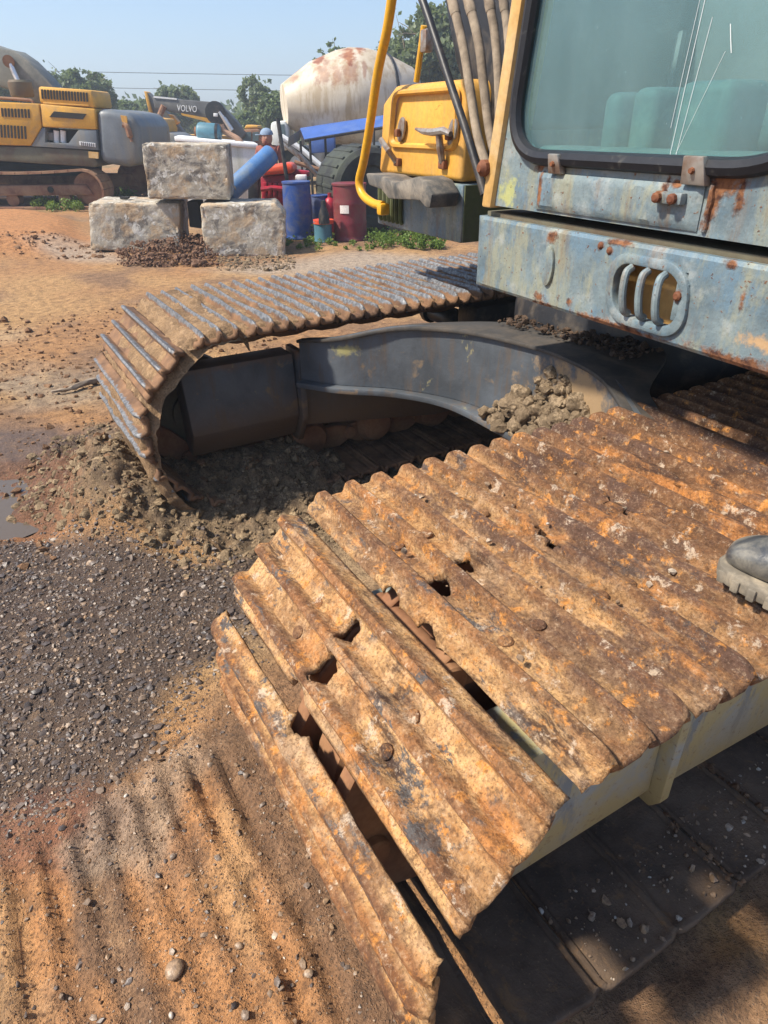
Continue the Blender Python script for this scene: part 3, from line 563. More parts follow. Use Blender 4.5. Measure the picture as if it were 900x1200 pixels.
def bolt_heads(parent, P, yc, idxs):
    for i in idxs:
        a, b = P[i], P[i+1]; d = np.array([b[0]-a[0], 0, b[1]-a[1]]); d /= np.linalg.norm(d); nn = np.array([d[2], 0, -d[0]]); mid = np.array([(a[0]+b[0])/2, yc, (a[1]+b[1])/2])
        for sy in (-.165, .165):
            for sd_ in (-.042, .026):
                m_ = MB(); m_.lathe([(.0135, .0), (.0135, .008), (.010, .011), (.002, .0115)], mid+nn*.082+d*sd_+np.array([0, sy, 0]), nn, 10); m_.build('bolt_head', 'shoe', parent)

flat_a = [shoe_mesh(11, holes=[(-.014, .0, .019, .044), (.040, -.06, .013, .018)]), shoe_mesh(12, holes=[(-.016, -.01, .017, .042)]), shoe_mesh(13, holes=[(-.016, .0, .015, .038)]), shoe_mesh(14), shoe_mesh(15, holes=[(.02, .01, .010, .018)])]
shC = shoe_mesh(21, holes=[(.026, -.015, .021, .024), (-.046, -.040, .015, .019), (.106, -.058, .020, .030), (.106, .059, .018, .030)], fill=.003)
shB = shoe_mesh(22, holes=[(.034, -.045, .024, .020), (-.036, -.055, .019, .015), (.108, -.075, .026, .040)], fill=.004)
shA = shoe_mesh(23, holes=[(-.108, -.03, .018, .035)], fill=.009)
lowN = [shoe_mesh(31, 24, 30), shoe_mesh(32, 24, 30)]
lowF = [shoe_mesh(41+k, 50, 40, fill=.0, wear=1.15, rib=.0045) for k in range(3)]
def plate_mesh(seed):                                           # the bottom run lies inner side up: flat dark plates
    return shoe_mesh(seed, 26, 60, fill=.004, wear=.05)
botN = [plate_mesh(51), plate_mesh(52), plate_mesh(53)]
for me in botN: me.materials.append(M['under'])
lowN2 = lowN
def links(P, yc, closed=True):
    b = MB(); n = len(P)
    for i in range(n):
        a = np.array([P[i][0], 0, P[i][1]]); c = np.array([P[(i+1) % n][0], 0, P[(i+1) % n][1]]); d = c-a; L = np.linalg.norm(d); d /= L; nn = np.array([d[2], 0, -d[0]]); yv = np.cross(nn, d); mid = (a+c)/2; mid[1] = yc
        for s in (-1, 1):
            poly = [mid-d*(L/2+.028)-nn*.030, mid-d*(L/2+.02)+nn*.03, mid-d*.05+nn*.066, mid+d*.05+nn*.066, mid+d*(L/2+.005)+nn*.035, mid+d*(L/2+.012)-nn*.030, mid+d*.04-nn*.048, mid-d*.04-nn*.048]
            b.prism([p+yv*s*.088-yv*.018 for p in poly], yv*.036)
        b.tube([np.array([a[0], yc-.125, a[2]]), np.array([a[0], yc+.125, a[2]])], .034, 12)
    return b
def roller(b, x, y, z, r):
    b.lathe([(r*.45, -.16), (r*.9, -.15), (r*1.15, -.12), (r*1.15, -.09), (r*.85, -.08), (r*.85, .08), (r*1.15, .09), (r*1.15, .12), (r*.9, .15), (r*.45, .16)], (x, y, z), (0, 1, 0), 18)

def crawler(x0, yc, near):
    P = chain_pins(x0, ZT if near else ZT+.022); n = len(P); m_ch = links(P, yc)
    tr = m_ch.build('crawler_track', 'rust', EXC, bevel=.004, seg=1); tag(tr, 'crawler track of rust and ochre mud coated triple grouser shoes' if near else 'crawler track with worn shiny grousers caked in brown mud')
    for i in range(n):
        a, b = P[i], P[(i+1) % n]
        if near:
            if i == 19: o = place_shoe(shC, 'shoe', tr, a, b, yc, sx=1.05, sh=.005)
            elif i == 20: o = place_shoe(shB, 'shoe', tr, a, b, yc, sx=1.18, sh=-.012)
            elif i == 21: o = place_shoe(shA, 'shoe', tr, a, b, yc, sx=1.20, sh=-.006)
            elif i < 19: o = place_shoe(flat_a[[0, 1, 2, 3, 4][(18-i) % 5]], 'shoe', tr, a, b, yc, off=.075+.0015*math.sin(i*2.3))
            elif 22 <= i < 43: o = place_shoe(botN[i % 3], 'under', tr, a, b, yc, sx=1.025 if i > 24 else 1.12)
            else: o = place_shoe(lowN[i % 2], 'shoe', tr, a, b, yc)
        else: o = place_shoe(lowF[i % 3], 'shoe_far', tr, a, b, yc, sx=1.2 if 20 <= i <= 22 else 1.0)
    return tr, P
trN, PN = crawler(.72, .785, True)
trF, PF = crawler(.855, 2.925, False)
bolt_heads(trN, PN, .785, range(13, 21))

def caked(P, yc, rngi, name, mat, amp, base, seed, parent, nsx=26, nw=90, wlim=.42, rag=.02, bias=0.):
    """dried mud lying between the grousers, following the chain"""
    b = MB()
    for i in rngi:
        a, c = P[i], P[(i+1) % len(P)]; d = np.array([c[0]-a[0], 0, c[1]-a[1]]); L = np.linalg.norm(d); d /= L; nn = np.array([d[2], 0, -d[0]]); yv = np.cross(nn, d); mid = np.array([(a[0]+c[0])/2, yc, (a[1]+c[1])/2])+nn*.085
        S, W = np.meshgrid(np.linspace(-L/2-.02, L/2+.02, nsx), np.linspace(-wlim, wlim, nw), indexing='ij'); Q = mid+S[..., None]*d+W[..., None]*yv
        h = base+amp*n3(Q[..., 0], Q[..., 1], Q[..., 2]+seed, 7, 4)+rag*.35*n3(Q[..., 0], Q[..., 1], Q[..., 2]+seed, 32, 3)+bias
        e = wlim-np.abs(W); h = h-.06*(1-sstep(0, .05, e+.02*n3(Q[..., 0], Q[..., 1], Q[..., 2], 15, 2))); h -= .05*(1-sstep(0, .02, L/2+.02-np.abs(S)))
        b.grid(Q+np.maximum(h, -.02 if base > -.1 else -1)[..., None]*nn)
    o = b.build(name, mat, parent, smooth=80, fix=False); tag(o, None, None, None, 'stuff'); return o
caked(PF, 2.925, range(5, 20), 'caked_mud', 'mud', .026, .008, 3, trF, nw=110, wlim=.424)
TH, WW = np.meshgrid(np.linspace(math.radians(84), math.radians(262), 110), np.linspace(-.432, .432, 110), indexing='ij'); cxw, czw = .830, .405
rr0 = np.where(TH < math.pi/2, .405/np.maximum(np.sin(TH), .5), .405); QX = cxw+rr0*np.cos(TH); QZ = czw+rr0*np.sin(TH); QY = 2.925+WW
rr1 = rr0+.022+.026*n3(QX, QY, QZ+8, 6, 4)+.012*n3(QX, QY, QZ+3, 24, 3)+.014*sstep(2.2, 3.4, TH); ew = .432-np.abs(WW)+.02*n3(QX, QY, QZ, 14, 2); rr1 = rr1-.05*(1-sstep(0, .05, ew))-.05*(1-sstep(1.47, 1.6, TH))
b = MB(); b.grid(np.stack([cxw+rr1*np.cos(TH), QY, czw+rr1*np.sin(TH)], -1)); tag(b.build('caked_mud', 'mud', trF, smooth=80, fix=False), None, None, None, 'stuff')


# clods and crumbs on the flat plates of the near bottom run (they lie on the track)
zb = PN[26][1]-.075-.062+.001
q = []
for k in range(26, 33):
    xs = PN[k][0]
    for j in range(230): q.append((xs+rng.normal()*.009, rng.uniform(.36, 1.2)))
q = np.array(q); r = np.clip(rng.lognormal(math.log(.0050), .5, len(q)), .002, .017)
tag(stones('soil_crumbs', np.stack([q[:, 0], q[:, 1], np.full(len(q), zb+.062)], 1), r, 'earth_clod', trN), None, None, None, 'stuff')
q = np.stack([rng.uniform(.5, 1.9, 520), rng.uniform(.36, .54, 520)], 1); r = np.clip(rng.lognormal(math.log(.0026), .7, len(q)), .0012, .012)
tag(stones('grit', np.stack([q[:, 0], q[:, 1], np.full(len(q), zb+.064)], 1), r, 'stone', trN, tone=rng.uniform(.7, 1, len(q))), None, None, None, 'stuff')
q = np.stack([rng.uniform(.55, 1.6, 130), rng.uniform(.38, 1.18, 130)], 1); r = np.clip(rng.lognormal(math.log(.0030), .6, len(q)), .0014, .009)
tag(stones('grit', np.stack([q[:, 0], q[:, 1], np.full(len(q), ZT+.075+.020)], 1), r, 'stone', trN, tone=rng.uniform(.75, 1, len(q))), None, None, None, 'stuff')

def frame(yc, x0, xr, x1, zbot, mat, near):
    """track frame: cheek plates round the idler, weld rib, long box beam"""
    fr = None
    for s in (-1, 1):
        zt_ = .61 if near else (.645 if s < 0 else .47); b = MB(); sec = [(.265, zt_), (.265, .30 if near else .36), (.255 if near else .20, zbot), (.14, zbot), (.14, zt_)]
        f0 = [(x0-.015*(z > .5), yc+s*o_, z) for o_, z in sec]; b.prism(f0, (xr-x0, 0, 0)); k_ = b.build('track_frame' if fr is None else 'cheek_plate', mat, fr or EXC, bevel=.008); fr = fr or k_
    for s in (-1, 1):
        zt_ = .69 if near else (.655 if s < 0 else .47); zs_ = .60 if near or s < 0 else .46
        c = MB(); sec = [(.292, zt_), (.292, .28 if near else .345), (.27 if near else .215, zbot-.03), (.15, zbot-.03), (.15, zt_)]; c.prism([(xr, yc+s*o_, z) for o_, z in sec], (.030, 0, 0)); c.build('weld_rib', mat, fr, bevel=.006)
        c = MB(); y0, y1 = yc+s*.258, yc+s*.10
        poly = [(xr+.03, zs_), (xr+.03, .26 if near else .30), (xr+.75, .20), (x1, .20), (x1, zs_)]; c.prism([(x, y0, z) for x, z in poly], (0, y1-y0, 0)); c.build('side_beam', mat, fr, bevel=.008)
    c = MB(); zc_ = .60 if near else .46; c.prism([(xr+.02, yc-.11, z) for z in (.30, zc_)]+[(x1-.02, yc-.11, zc_), (x1-.02, yc-.11, .25)], (0, .22, 0)); c.build('frame_core', 'dark', fr)
    ri_ = 1.0 if near else .74; w_ = MB(); w_.lathe([(.05, -.10), (.09, -.095), (.09, -.07), (.26*ri_, -.065), (.30*ri_, -.05), (.33*ri_, -.035), (.33*ri_, .035), (.30*ri_, .05), (.26*ri_, .065), (.09, .07), (.09, .095), (.05, .10)], (x0+(.22 if near else .06), yc, .40), (0, 1, 0), 40)
    w_.build('idler_wheel', 'rust' if near else 'deck', EXC)
    for k in range(7):
        r_ = MB(); roller(r_, xr+.10+k*.37, yc, .165, .085); r_.build('track_roller', 'rust', EXC)
    for k in range(2):
        r_ = MB(); roller(r_, xr+.95+k*1.0, yc, .625, .05); r_.build('carrier_roller', 'black', EXC)
    return fr
frN = frame(.785, .43, .94, 4.4, .275, 'frame', True)
frF = frame(2.925, .63, 1.12, 4.4, .245, 'blue_steel', False)
b = MB(); b.box((2.15, 2.62, .69), (.30, .16, .12)); b.build('carrier_bracket', 'black', EXC, bevel=.02)

# carbody: the curved front beam between the two track frames
WP = [(1.13, 2.62, .713, .539), (1.22, 2.44, .750, .551), (1.40, 2.27, .804, .551), (1.53, 2.02, .832, .556), (1.58, 1.72, .848, .552), (1.57, 1.50, .856, .552), (1.53, 1.30, .849, .552), (1.46, 1.12, .80, .552)]
SP = spline([np.array(p) for p in WP], 8)
SP = [np.array(p) for p in SP]
def nrm2(i):
    t = SP[min(i+1, len(SP)-1)][:2]-SP[max(i-1, 0)][:2]; t /= np.linalg.norm(t); return np.array([t[1], -t[0]])    # outwards (towards -x)
b = MB(); A = np.array([[np.array([p[0], p[1], p[3]]), np.array([p[0], p[1], p[2]])] for p in SP]); nn_ = np.array([nrm2(i) for i in range(len(SP))])
sgn = -1 if nn_[len(SP)//2][0] > 0 else 1; nn_ = nn_*sgn
out = np.concatenate([nn_, np.zeros((len(SP), 1))], 1)
def strip(name, inner, outer, thick, mat, bev=.004):
    bb = MB(); n = len(inner); V = []
    for i in range(n): V += [inner[i], outer[i], outer[i]+np.array([0, 0, thick]), inner[i]+np.array([0, 0, thick])]
    F = [(3, 2, 1, 0), tuple((n-1)*4+k for k in range(4))]
    for i in range(n-1):
        for k in range(4): F.append((i*4+k, i*4+(k+1) % 4, (i+1)*4+(k+1) % 4, (i+1)*4+k))
    bb.add(V, F); return bb.build(name, mat, cb, bevel=bev, smooth=40)
bb = MB(); V = []; F = []
for i, p in enumerate(SP):
    o_ = out[i]*.012
    V += [np.array([p[0], p[1], p[3]])+o_, np.array([p[0], p[1], p[2]])+o_, np.array([p[0], p[1], p[2]])-o_, np.array([p[0], p[1], p[3]])-o_]
for i in range(len(SP)-1):
    for k in range(4): F.append((i*4+k, i*4+(k+1) % 4, (i+1)*4+(k+1) % 4, (i+1)*4+k))
F += [(3, 2, 1, 0), tuple((len(SP)-1)*4+k for k in range(4))]
bb.add(V, F); cb = bb.build('carbody', 'blue_steel', EXC, smooth=40); tag(cb, 'curved dark blue grey beam of the undercarriage')
strip('lower_flange', [np.array([p[0], p[1], p[3]-.026])-out[i]*.03 for i, p in enumerate(SP)], [np.array([p[0], p[1], p[3]-.026])+out[i]*(.05+.05*sstep(18, 34, np.array(float(i)))) for i, p in enumerate(SP)], .024, 'blue_steel')
M['shade_grime'] = paint('shade_darkened_grime', (.040, .037, .034), .4, (.085, .068, .052), .5, 9, .0, 9, .8)  # near-black base paints in the house's shade; dirt patches lie over it
strip('top_plate', [np.array([p[0], p[1], p[2]-.020])-out[i]*(.05+.29*float(sstep(14, 36, np.array(float(i))))*(1-.9*float(sstep(40, 52, np.array(float(i)))))) for i, p in enumerate(SP)], [np.array([p[0], p[1], p[2]-.012])+out[i]*.030 for i, p in enumerate(SP)], .014, 'shade_grime')
c = MB(); c.lathe([(.55, .56), (.55, .86), (.53, .95), (.50, .97), (.50, 1.10)], (2.30, 1.79, 0), (0, 0, 1), 48); c.build('swing_ring', 'black', EXC)
c = MB(); c.box((2.6, 1.85, .53), (1.9, 1.28, .03)); c.build('belly_plate', 'dark', cb)
c = MB(); c.box((2.95, 1.65, .64), (.9, 1.4, .18)); c.build('rear_beam', 'shade_grime', cb, bevel=.02)
c = MB(); c.prism([onz(a_, b2, .80) for a_, b2 in ((739, 452), (748, 470), (742, 490), (728, 489))], (0.01, 0, -.2)); c.build('end_flange', 'peach', cb)
q = np.array([[1.66+.18*rng.random(), 1.38+.62*rng.random()] for _ in range(420)]); r = np.clip(rng.lognormal(math.log(.006), .6, len(q)), .002, .022)
tag(stones('dirt_crumbs', np.stack([q[:, 0], q[:, 1], np.interp(q[:, 1], [1.3, 1.5, 1.72, 2.02], [.862, .872, .866, .85])+0*r], 1), r, mk_mud('dark_crumbs', (.05, .032, .022), (.11, .07, .045), (.18, .12, .075)), cb), None, None, None, 'stuff')

# clump of dried clay on the lower flange
P = []; R_ = []
for k in range(900):
    t = np.clip(rng.beta(1.5, 1.2), .02, .99); i = int((.52+.40*t)*(len(SP)-1)); p = SP[i]; u_ = rng.random()**1.3; hgt = .25*math.sin(math.pi*min(.88, t*1.0))**.7
    zz = rng.random()**1.4*hgt*(1-.55*u_); P.append(np.array([p[0], p[1], p[3]+zz])+out[i]*(.012+.085*u_*(1-zz/.24))); R_.append(float(np.clip(rng.lognormal(math.log(.0085), .7), .003, .036)))
for k in range(60):
    i = int((.56+.32*rng.random())*(len(SP)-1)); p = SP[i]; P.append(np.array([p[0], p[1], p[3]+rng.uniform(.0, .13)])+out[i]*rng.uniform(.0, .035)); R_.append(rng.uniform(.026, .048))
cl = stones('clay_clump', np.array(P), np.array(R_), 'clay', None, flat=.85, base=ICO2, jit=.15); tag(cl, 'lumpy clump of dried grey clay lodged on the undercarriage beam', 'clay clump')

# ------------------------------------------------------------------ upper structure
def plate_q(q0, q1, z0, z1, n0, th, hole=None, nq=60, nz=16, bow=.0, seed=0):
    """sheet on the front plane with slight dents; hole = (q0,q1,z0,z1) cut out"""
    qs = np.unique(np.concatenate([np.linspace(q0, q1, nq), [] if hole is None else hole[:2]])); zs = np.unique(np.concatenate([np.linspace(z0, z1, nz), [] if hole is None else hole[2:]]))
    b = MB(); idx = {}
    Q, Z = np.meshgrid(qs, zs, indexing='ij'); D = .0022*n3(Q, Z, seed, 5, 3)+.0008*n3(Q, Z, seed+3, 22, 2)
    e = np.minimum(np.minimum(Z-z0, z1-Z), np.minimum(Q-min(q0, q1), max(q0, q1)-Q)); D = D+.006*(1-sstep(0, .010, e))
    for lay in (0, 1):
        for i in range(len(qs)):
            for j in range(len(zs)): idx[(lay, i, j)] = len(b.v); b.v.append(tuple(UW(n0+(th if lay else D[i, j]), qs[i], zs[j])))
    cell = lambda i, j: 0 <= i < len(qs)-1 and 0 <= j < len(zs)-1 and not (hole is not None and hole[0] < (qs[i]+qs[i+1])/2 < hole[1] and hole[2] < (zs[j]+zs[j+1])/2 < hole[3])
    for i in range(len(qs)-1):
        for j in range(len(zs)-1):
            if not cell(i, j): continue
            b.f.append((idx[0, i, j], idx[0, i+1, j], idx[0, i+1, j+1], idx[0, i, j+1])); b.f.append((idx[1, i, j+1], idx[1, i+1, j+1], idx[1, i+1, j], idx[1, i, j]))
            for (di, dj, a, c_) in ((-1, 0, (i, j), (i, j+1)), (1, 0, (i+1, j+1), (i+1, j)), (0, -1, (i+1, j), (i, j)), (0, 1, (i, j+1), (i+1, j+1))):
                if not cell(i+di, j+dj): b.f.append((idx[0, a[0], a[1]], idx[0, c_[0], c_[1]], idx[1, c_[0], c_[1]], idx[1, a[0], a[1]]))
    return b
def ubox(b, n0, n1, q0, q1, z0, z1): return b.hexa([UW(n, q, z0) for n, q in ((n0, q0), (n1, q0), (n1, q1), (n0, q1))], [UW(n, q, z1) for n, q in ((n0, q0), (n1, q0), (n1, q1), (n0, q1))])
HO = (-.765, -.565, -.395, -.275)
sk = plate_q(-1.42, 0.0, -.430, -.236, 0, .022, HO, 90, 24, seed=2).build('front_skirt', 'grey', EXC, smooth=30); tag(sk, 'weathered grey blue skirt plate with rust spots and slotted vent')
b = MB(); ubox(b, .024, .9, -.012, 0.0, -.43, -.236); b.build('skirt_side', 'grey', sk)
# vent casting: rounded frame and bars
def stadium(q0, q1, z0, z1, r, n=8):
    out_ = []
    for cx, cz, a0 in ((q1-r, z1-r, 0), (q0+r, z1-r, 90), (q0+r, z0+r, 180), (q1-r, z0+r, 270)):
        for k in range(n+1): a = math.radians(a0+90*k/n); out_.append((cx+r*math.cos(a), cz+r*math.sin(a)))
    return out_
ou = stadium(-.782, -.547, -.414, -.258, .062); inn = stadium(-.760, -.570, -.392, -.280, .045)
# slightly sheared like the slanted casting
sh = lambda L_: [(a+.10*(z+.336), z) for a, z in L_]
ou, inn = sh(ou), sh(inn); b = MB(); n_ = len(ou); V = [UW(-.009, a, z) for a, z in ou]+[UW(-.009, a, z) for a, z in inn]+[UW(.01, a, z) for a, z in ou]+[UW(.018, a, z) for a, z in inn]; F = []
for k in range(n_):
    l = (k+1) % n_; F += [(k, l, n_+l, n_+k), (2*n_+k, 2*n_+l, l, k), (n_+k, n_+l, 3*n_+l, 3*n_+k)]
vent = b.add(V, F).build('vent_frame', 'grey', sk, bevel=.005)
for qc in (-.620, -.668, -.716):
    b = MB(); pts = [UW(-.004, qc+.10*(-.386+.336), -.386), UW(-.020, qc-.004, -.375), UW(-.026, qc, -.336), UW(-.020, qc+.004, -.297), UW(-.004, qc+.10*(-.286+.336), -.286)]
    b.tube(spline(pts, 5), .0088, 10); b.build('vent_bar', 'grey', vent)
b = MB(); ubox(b, -.006, .02, -.775, -.745, -.375, -.295); b.build('vent_blank', 'grey', vent, bevel=.003)
b = MB(); b.lathe([(.006, -.010), (.010, -.007), (.011, 0)], UW(-.006, -.757, -.322), EX, 8); b.build('bolt', 'bolt', vent)
b = MB(); ubox(b, .10, .13, -.85, -.48, -.43, -.24); b.build('lit_ground_backing', 'peach', sk)  # added tan plate, stands in for sunlit ground seen through the vent
# oval cover plate on the skirt
b = MB(); ov = [(-.331+.022*math.cos(t)*1.0, -.326+.050*math.sin(t)) for t in np.linspace(0, 6.283, 28, endpoint=False)]; b.prism([UW(-.008, a, z) for a, z in ov], EX*.012); b.build('cover_plate', 'grey', sk, bevel=.003)
for q_, z_ in ((-.505, -.254), (-.535, -.262)):
    b = MB(); b.lathe([(.004, -.005), (.007, -.003), (.009, 0)], UW(0, q_, z_), EX, 9); b.build('bolt', 'bolt', sk)
# house floor and engine house (mostly out of frame; they shade the track)
b = MB(); ubox(b, .03, 3.1, -1.42, -.005, -.245, -.225); b.build('house_floor', 'deck', EXC)
b = MB(); ubox(b, 1.45, 3.1, -1.42, 1.40, -.22, .50); b.build('engine_house', 'boom_grey', EXC, bevel=.04)
b = MB(); ubox(b, 3.12, 3.6, -1.42, 1.40, -.30, .45); b.build('counterweight', 'grey', EXC, bevel=.12, seg=4)
b = MB(); ubox(b, .9, 3.1, .46, 1.40, -.43, -.23); b.build('house_side', 'grey', EXC, bevel=.01)

# cab
def rpoly(pts, rad, n=10):
    o_ = []; N = len(pts)
    for i in range(N):
        p = np.array(pts[i], float); a = np.array(pts[i-1], float)-p; c_ = np.array(pts[(i+1) % N], float)-p; r = rad[i]; a /= np.linalg.norm(a); c_ /= np.linalg.norm(c_)
        for k in range(n+1):
            t = k/n; o_.append((1-t)**2*(p+a*r)+2*t*(1-t)*p+t*t*(p+c_*r))
    return o_
q_l = lambda z: -.140-.15*(z-.08)
win = rpoly([(q_l(-.079), -.079), (q_l(1.0), 1.0), (-.955, 1.0), (-1.03, -.079)], [.15, .12, .12, .24], 14)
q_o = lambda z: -.060-.158*(z+.21)
outl = [(q_o(-.205), -.205), (q_o(1.12), 1.12), (-1.05, 1.12), (-1.36, -.205)]
cq = np.array([-.58, .42]); outer = []
for p in win:
    d = np.array(p)-cq; best = 1e9
    for i in range(4):
        a = np.array(outl[i]); e = np.array(outl[(i+1) % 4])-a; det = d[0]*(-e[1])+d[1]*e[0]
        if abs(det) < 1e-9: continue
        r_ = a-cq; t = (r_[0]*(-e[1])+r_[1]*e[0])/det; s = (d[0]*r_[1]-d[1]*r_[0])/det
        if t > 0 and -1e-6 <= s <= 1+1e-6: best = min(best, t)
    outer.append(cq+d*best)
outer = [np.array(o_) for o_ in outer]
for c_ in outl:
    k = min(range(len(outer)), key=lambda i: np.linalg.norm(outer[i]-np.array(c_))); outer[k] = np.array(c_)
b = MB(); n_ = len(win); V = []
for (pw, po) in zip(win, outer): V += [UW(.012, *po), UW(.012, *(np.array(po)*.5+np.array(pw)*.5)), UW(.012, *pw), UW(.045, *pw), UW(.045, *po)]
F = []
for k in range(n_):
    l = (k+1) % n_
    for j in range(5): F.append((k*5+j, k*5+(j+1) % 5, l*5+(j+1) % 5, l*5+j))
cabo = b.add(V, F).build('cab', 'grey', EXC, smooth=25); tag(cabo, 'grey cab front frame round a rounded window')
b = MB(); b.tube([UW(.006, *p) for p in win]+[UW(.006, *win[0])], .0185, 8); b.build('window_seal', 'rubber', cabo)
b = MB(); b.prism([UW(.018, *p) for p in win], EX*.006); gl = b.build('window_glass', 'glass', cabo, smooth=0); gl['label'] = 'dusty teal tinted windscreen with long scratches'
b = MB(); z0, z1 = -.212, 1.12
b.hexa([UW(-.004, q_o(z0)+.044, z0), UW(-.004, q_o(z0), z0), UW(.10, q_o(z0), z0), UW(.10, q_o(z0)+.044, z0)], [UW(-.004, q_o(z1)+.044, z1), UW(-.004, q_o(z1), z1), UW(.10, q_o(z1), z1), UW(.10, q_o(z1)+.044, z1)])
pil = b.build('cab_pillar', 'peach', cabo, bevel=.008); pil['label'] = 'faded yellow corner pillar of the cab'
b = MB(); b.lathe([(.010, -.018), (.016, -.012), (.022, -.006), (.022, .01)], UP(567, 197, -.01), EX, 10); b.build('pivot_bolt', 'bolt', pil)
lp = plate_q(-.755, -.245, -.197, -.112, .002, .012, None, 40, 9, seed=6).build('lower_panel', 'grey', cabo, smooth=30)
for (qa, qb, za, zb_) in ((-.345, -.298, -.112, -.068), (-.765, -.705, -.112, -.060)):
    b = MB(); b.hexa([UW(-.008, qa, za), UW(-.008, qb, za), UW(.012, qb, za), UW(.012, qa, za)], [UW(-.020, qa+.006, zb_), UW(-.020, qb-.006, zb_), UW(-.006, qb-.006, zb_), UW(-.006, qa+.006, zb_)]); cp = b.build('glass_clip', 'steel', cabo, bevel=.003)
    c = MB(); c.lathe([(.005, -.006), (.007, 0)], UW(-.015, (qa+qb)/2, (za+zb_)/2), EX, 8); c.build('screw', 'bolt', cp)
b = MB(); ubox(b, -.016, .004, -.722, -.648, -.150, -.127); bp = b.build('bolt_plate', 'grey', cabo, bevel=.004)
for q_ in (-.664, -.704):
    c = MB(); c.lathe([(.006, -.012), (.0105, -.009), (.0105, 0)], UW(-.016, q_, -.1385), EX, 8); c.build('bolt', 'bolt', bp)
for q_, r_ in ((-.772, .006), (-.262, .004)):
    b = MB(); b.tube([UW(.0105, q_+.0015*math.sin(k*1.7), -.110-.0105*k) for k in range(9)], [r_*(.8+.4*rng.random()) for _ in range(9)], 8); b.build('weld_seam', 'grey', cabo)
# cab shell and interior
b = MB(); ubox(b, .05, 1.30, -1.34, -.08, -.205, -.18); b.build('cab_floor', 'deck', cabo)
b = MB(); ubox(b, .05, 1.30, -1.15, -.15, 1.13, 1.18); b.build('cab_roof', 'grey', cabo, bevel=.02)
b = MB(); ubox(b, 1.27, 1.30, -1.34, -.10, -.18, .75); b.build('rear_panel', 'boom_grey', cabo)
b = MB(); ubox(b, .05, 1.27, -.13, -.10, -.18, -.02); b.build('right_panel', 'grey', cabo)
b = MB(); ubox(b, .05, 1.27, -1.34, -1.31, -.18, .05); b.build('door_panel', 'grey', cabo)
for n0, q0 in ((1.24, -.16), (1.24, -1.30)):
    b = MB(); ubox(b, n0, n0+.05, q0, q0+.05, -.18, 1.13); b.build('cab_post', 'peach', cabo)
b = MB(); ubox(b, .70, .82, -.98, -.55, -.10, .42); ubox(b, .68, .80, -.88, -.65, .46, .66); seat = b.build('seat_back', 'seat', cabo, bevel=.05, seg=4)
b = MB(); ubox(b, .30, .78, -.98, -.55, -.10, .02); b.build('seat_cushion', 'seat', cabo, bevel=.04, seg=3)
for px, py, ww, nn0 in ((728, 108, .055, .14), (766, 102, .075, .18), (838, 94, .14, .12)):
    c0 = UP(px, py, nn0); n0 = nn0; qv = (c0-O_UP)@EY; zv = c0[2]-CAMZ
    b = MB(); ubox(b, n0-.03, n0+.10, qv-ww/2, qv+ww/2, -.18, zv); b.build('console', 'console', cabo, bevel=.024, seg=4)
b = MB(); ubox(b, .05, .16, -1.20, -.16, -.18, -.055); b.build('sill', 'console', cabo, bevel=.02)
b = MB(); b.tube([UP(800, 40, .5), UP(790, 90, .45), UP(775, 150, .42)], .014, 8); b.build('lever', 'black', cabo)
for a_, c_, wd in (((828, -8), (782, 196), .0006), ((822, -8), (786, 150), .0004), ((835, 20), (790, 190), .0005), ((856, 28), (857, 62), .0007), ((850, 60), (792, 180), .0003)):
    p0 = UP(*a_, .0165); p1 = UP(*c_, .0165); b = MB(); b.tube([p0, (p0*.5+p1*.5)+EX*-.0005, p1], wd, 5); b.build('scratch', 'decal', gl)

# toolbox on the far front corner
b = MB(); NB = .40
poly = [UW(NB, 1.40, -.205), UW(NB, 1.36, .075), UW(NB+.02, 1.27, .14), UW(NB+.02, .72, .14), UW(NB, .70, .10), UW(NB, .70, -.205)]
b.prism(poly, EX*.75); tb = b.build('toolbox', 'yellow', EXC, bevel=.02, seg=3); tag(tb, 'weathered yellow toolbox with rusty latches')
b = MB(); ri = rpoly([(1.26, -.075), (1.22, .105), (.76, .105), (.76, -.075)], [.035]*4, 5); b.prism([UW(NB-.004, a, z) for a, z in ri], EX*.01); 
b = MB(); ro = rpoly([(1.29, -.10), (1.25, .122), (.735, .122), (.735, -.10)], [.05]*4, 6); ri = rpoly([(1.26, -.075), (1.225, .098), (.762, .098), (.762, -.075)], [.04]*4, 6)
V = []; F = []; n_ = len(ro)
for (a, c_) in zip(ro, ri): V += [UW(NB+.004, *a), UW(NB-.012, *(a*.7+c_*.3)), UW(NB-.012, *(a*.3+c_*.7)), UW(NB+.002, *c_)]
for k in range(n_):
    for j in range(3): F.append((k*4+j, k*4+j+1, ((k+1) % n_)*4+j+1, ((k+1) % n_)*4+j))
b = MB(); b.add(V, F).build('lid_rim', 'yellow', tb, smooth=50)
for px in (469, 529):
    c0 = UP(px, 152 if px < 500 else 155, NB-.012); b = MB(); ov = [(.030*math.cos(t), .048*math.sin(t)) for t in np.linspace(0, 6.283, 20, endpoint=False)]
    b.prism([c0+EY*(-a-.25*z)+np.array([0, 0, z]) for a, z in ov], EX*.012); la = b.build('latch', 'steel', tb, bevel=.004)
    c = MB(); c.box(c0-EX*.014+np.array([0, 0, -.012]), (.02, .026, .030), [EX, EY, (0, 0, 1)]); c.build('latch_tongue', 'bolt', la, bevel=.005)
b = MB(); b.tube([UP(a, c_, NB-.045) for a, c_ in ((487, 151), (496, 154), (507, 155), (520, 153), (528, 157))], [.005, .012, .014, .014, .010], 8); hb = b.build('latch_handle', 'steel', tb)
b = MB(); b.tube([UP(514, 154, NB-.035), UP(516, 175, NB-.03), UP(518, 190, NB-.012)], [.014, .015, .013], 8); b.build('handle_stem', 'steel', hb)
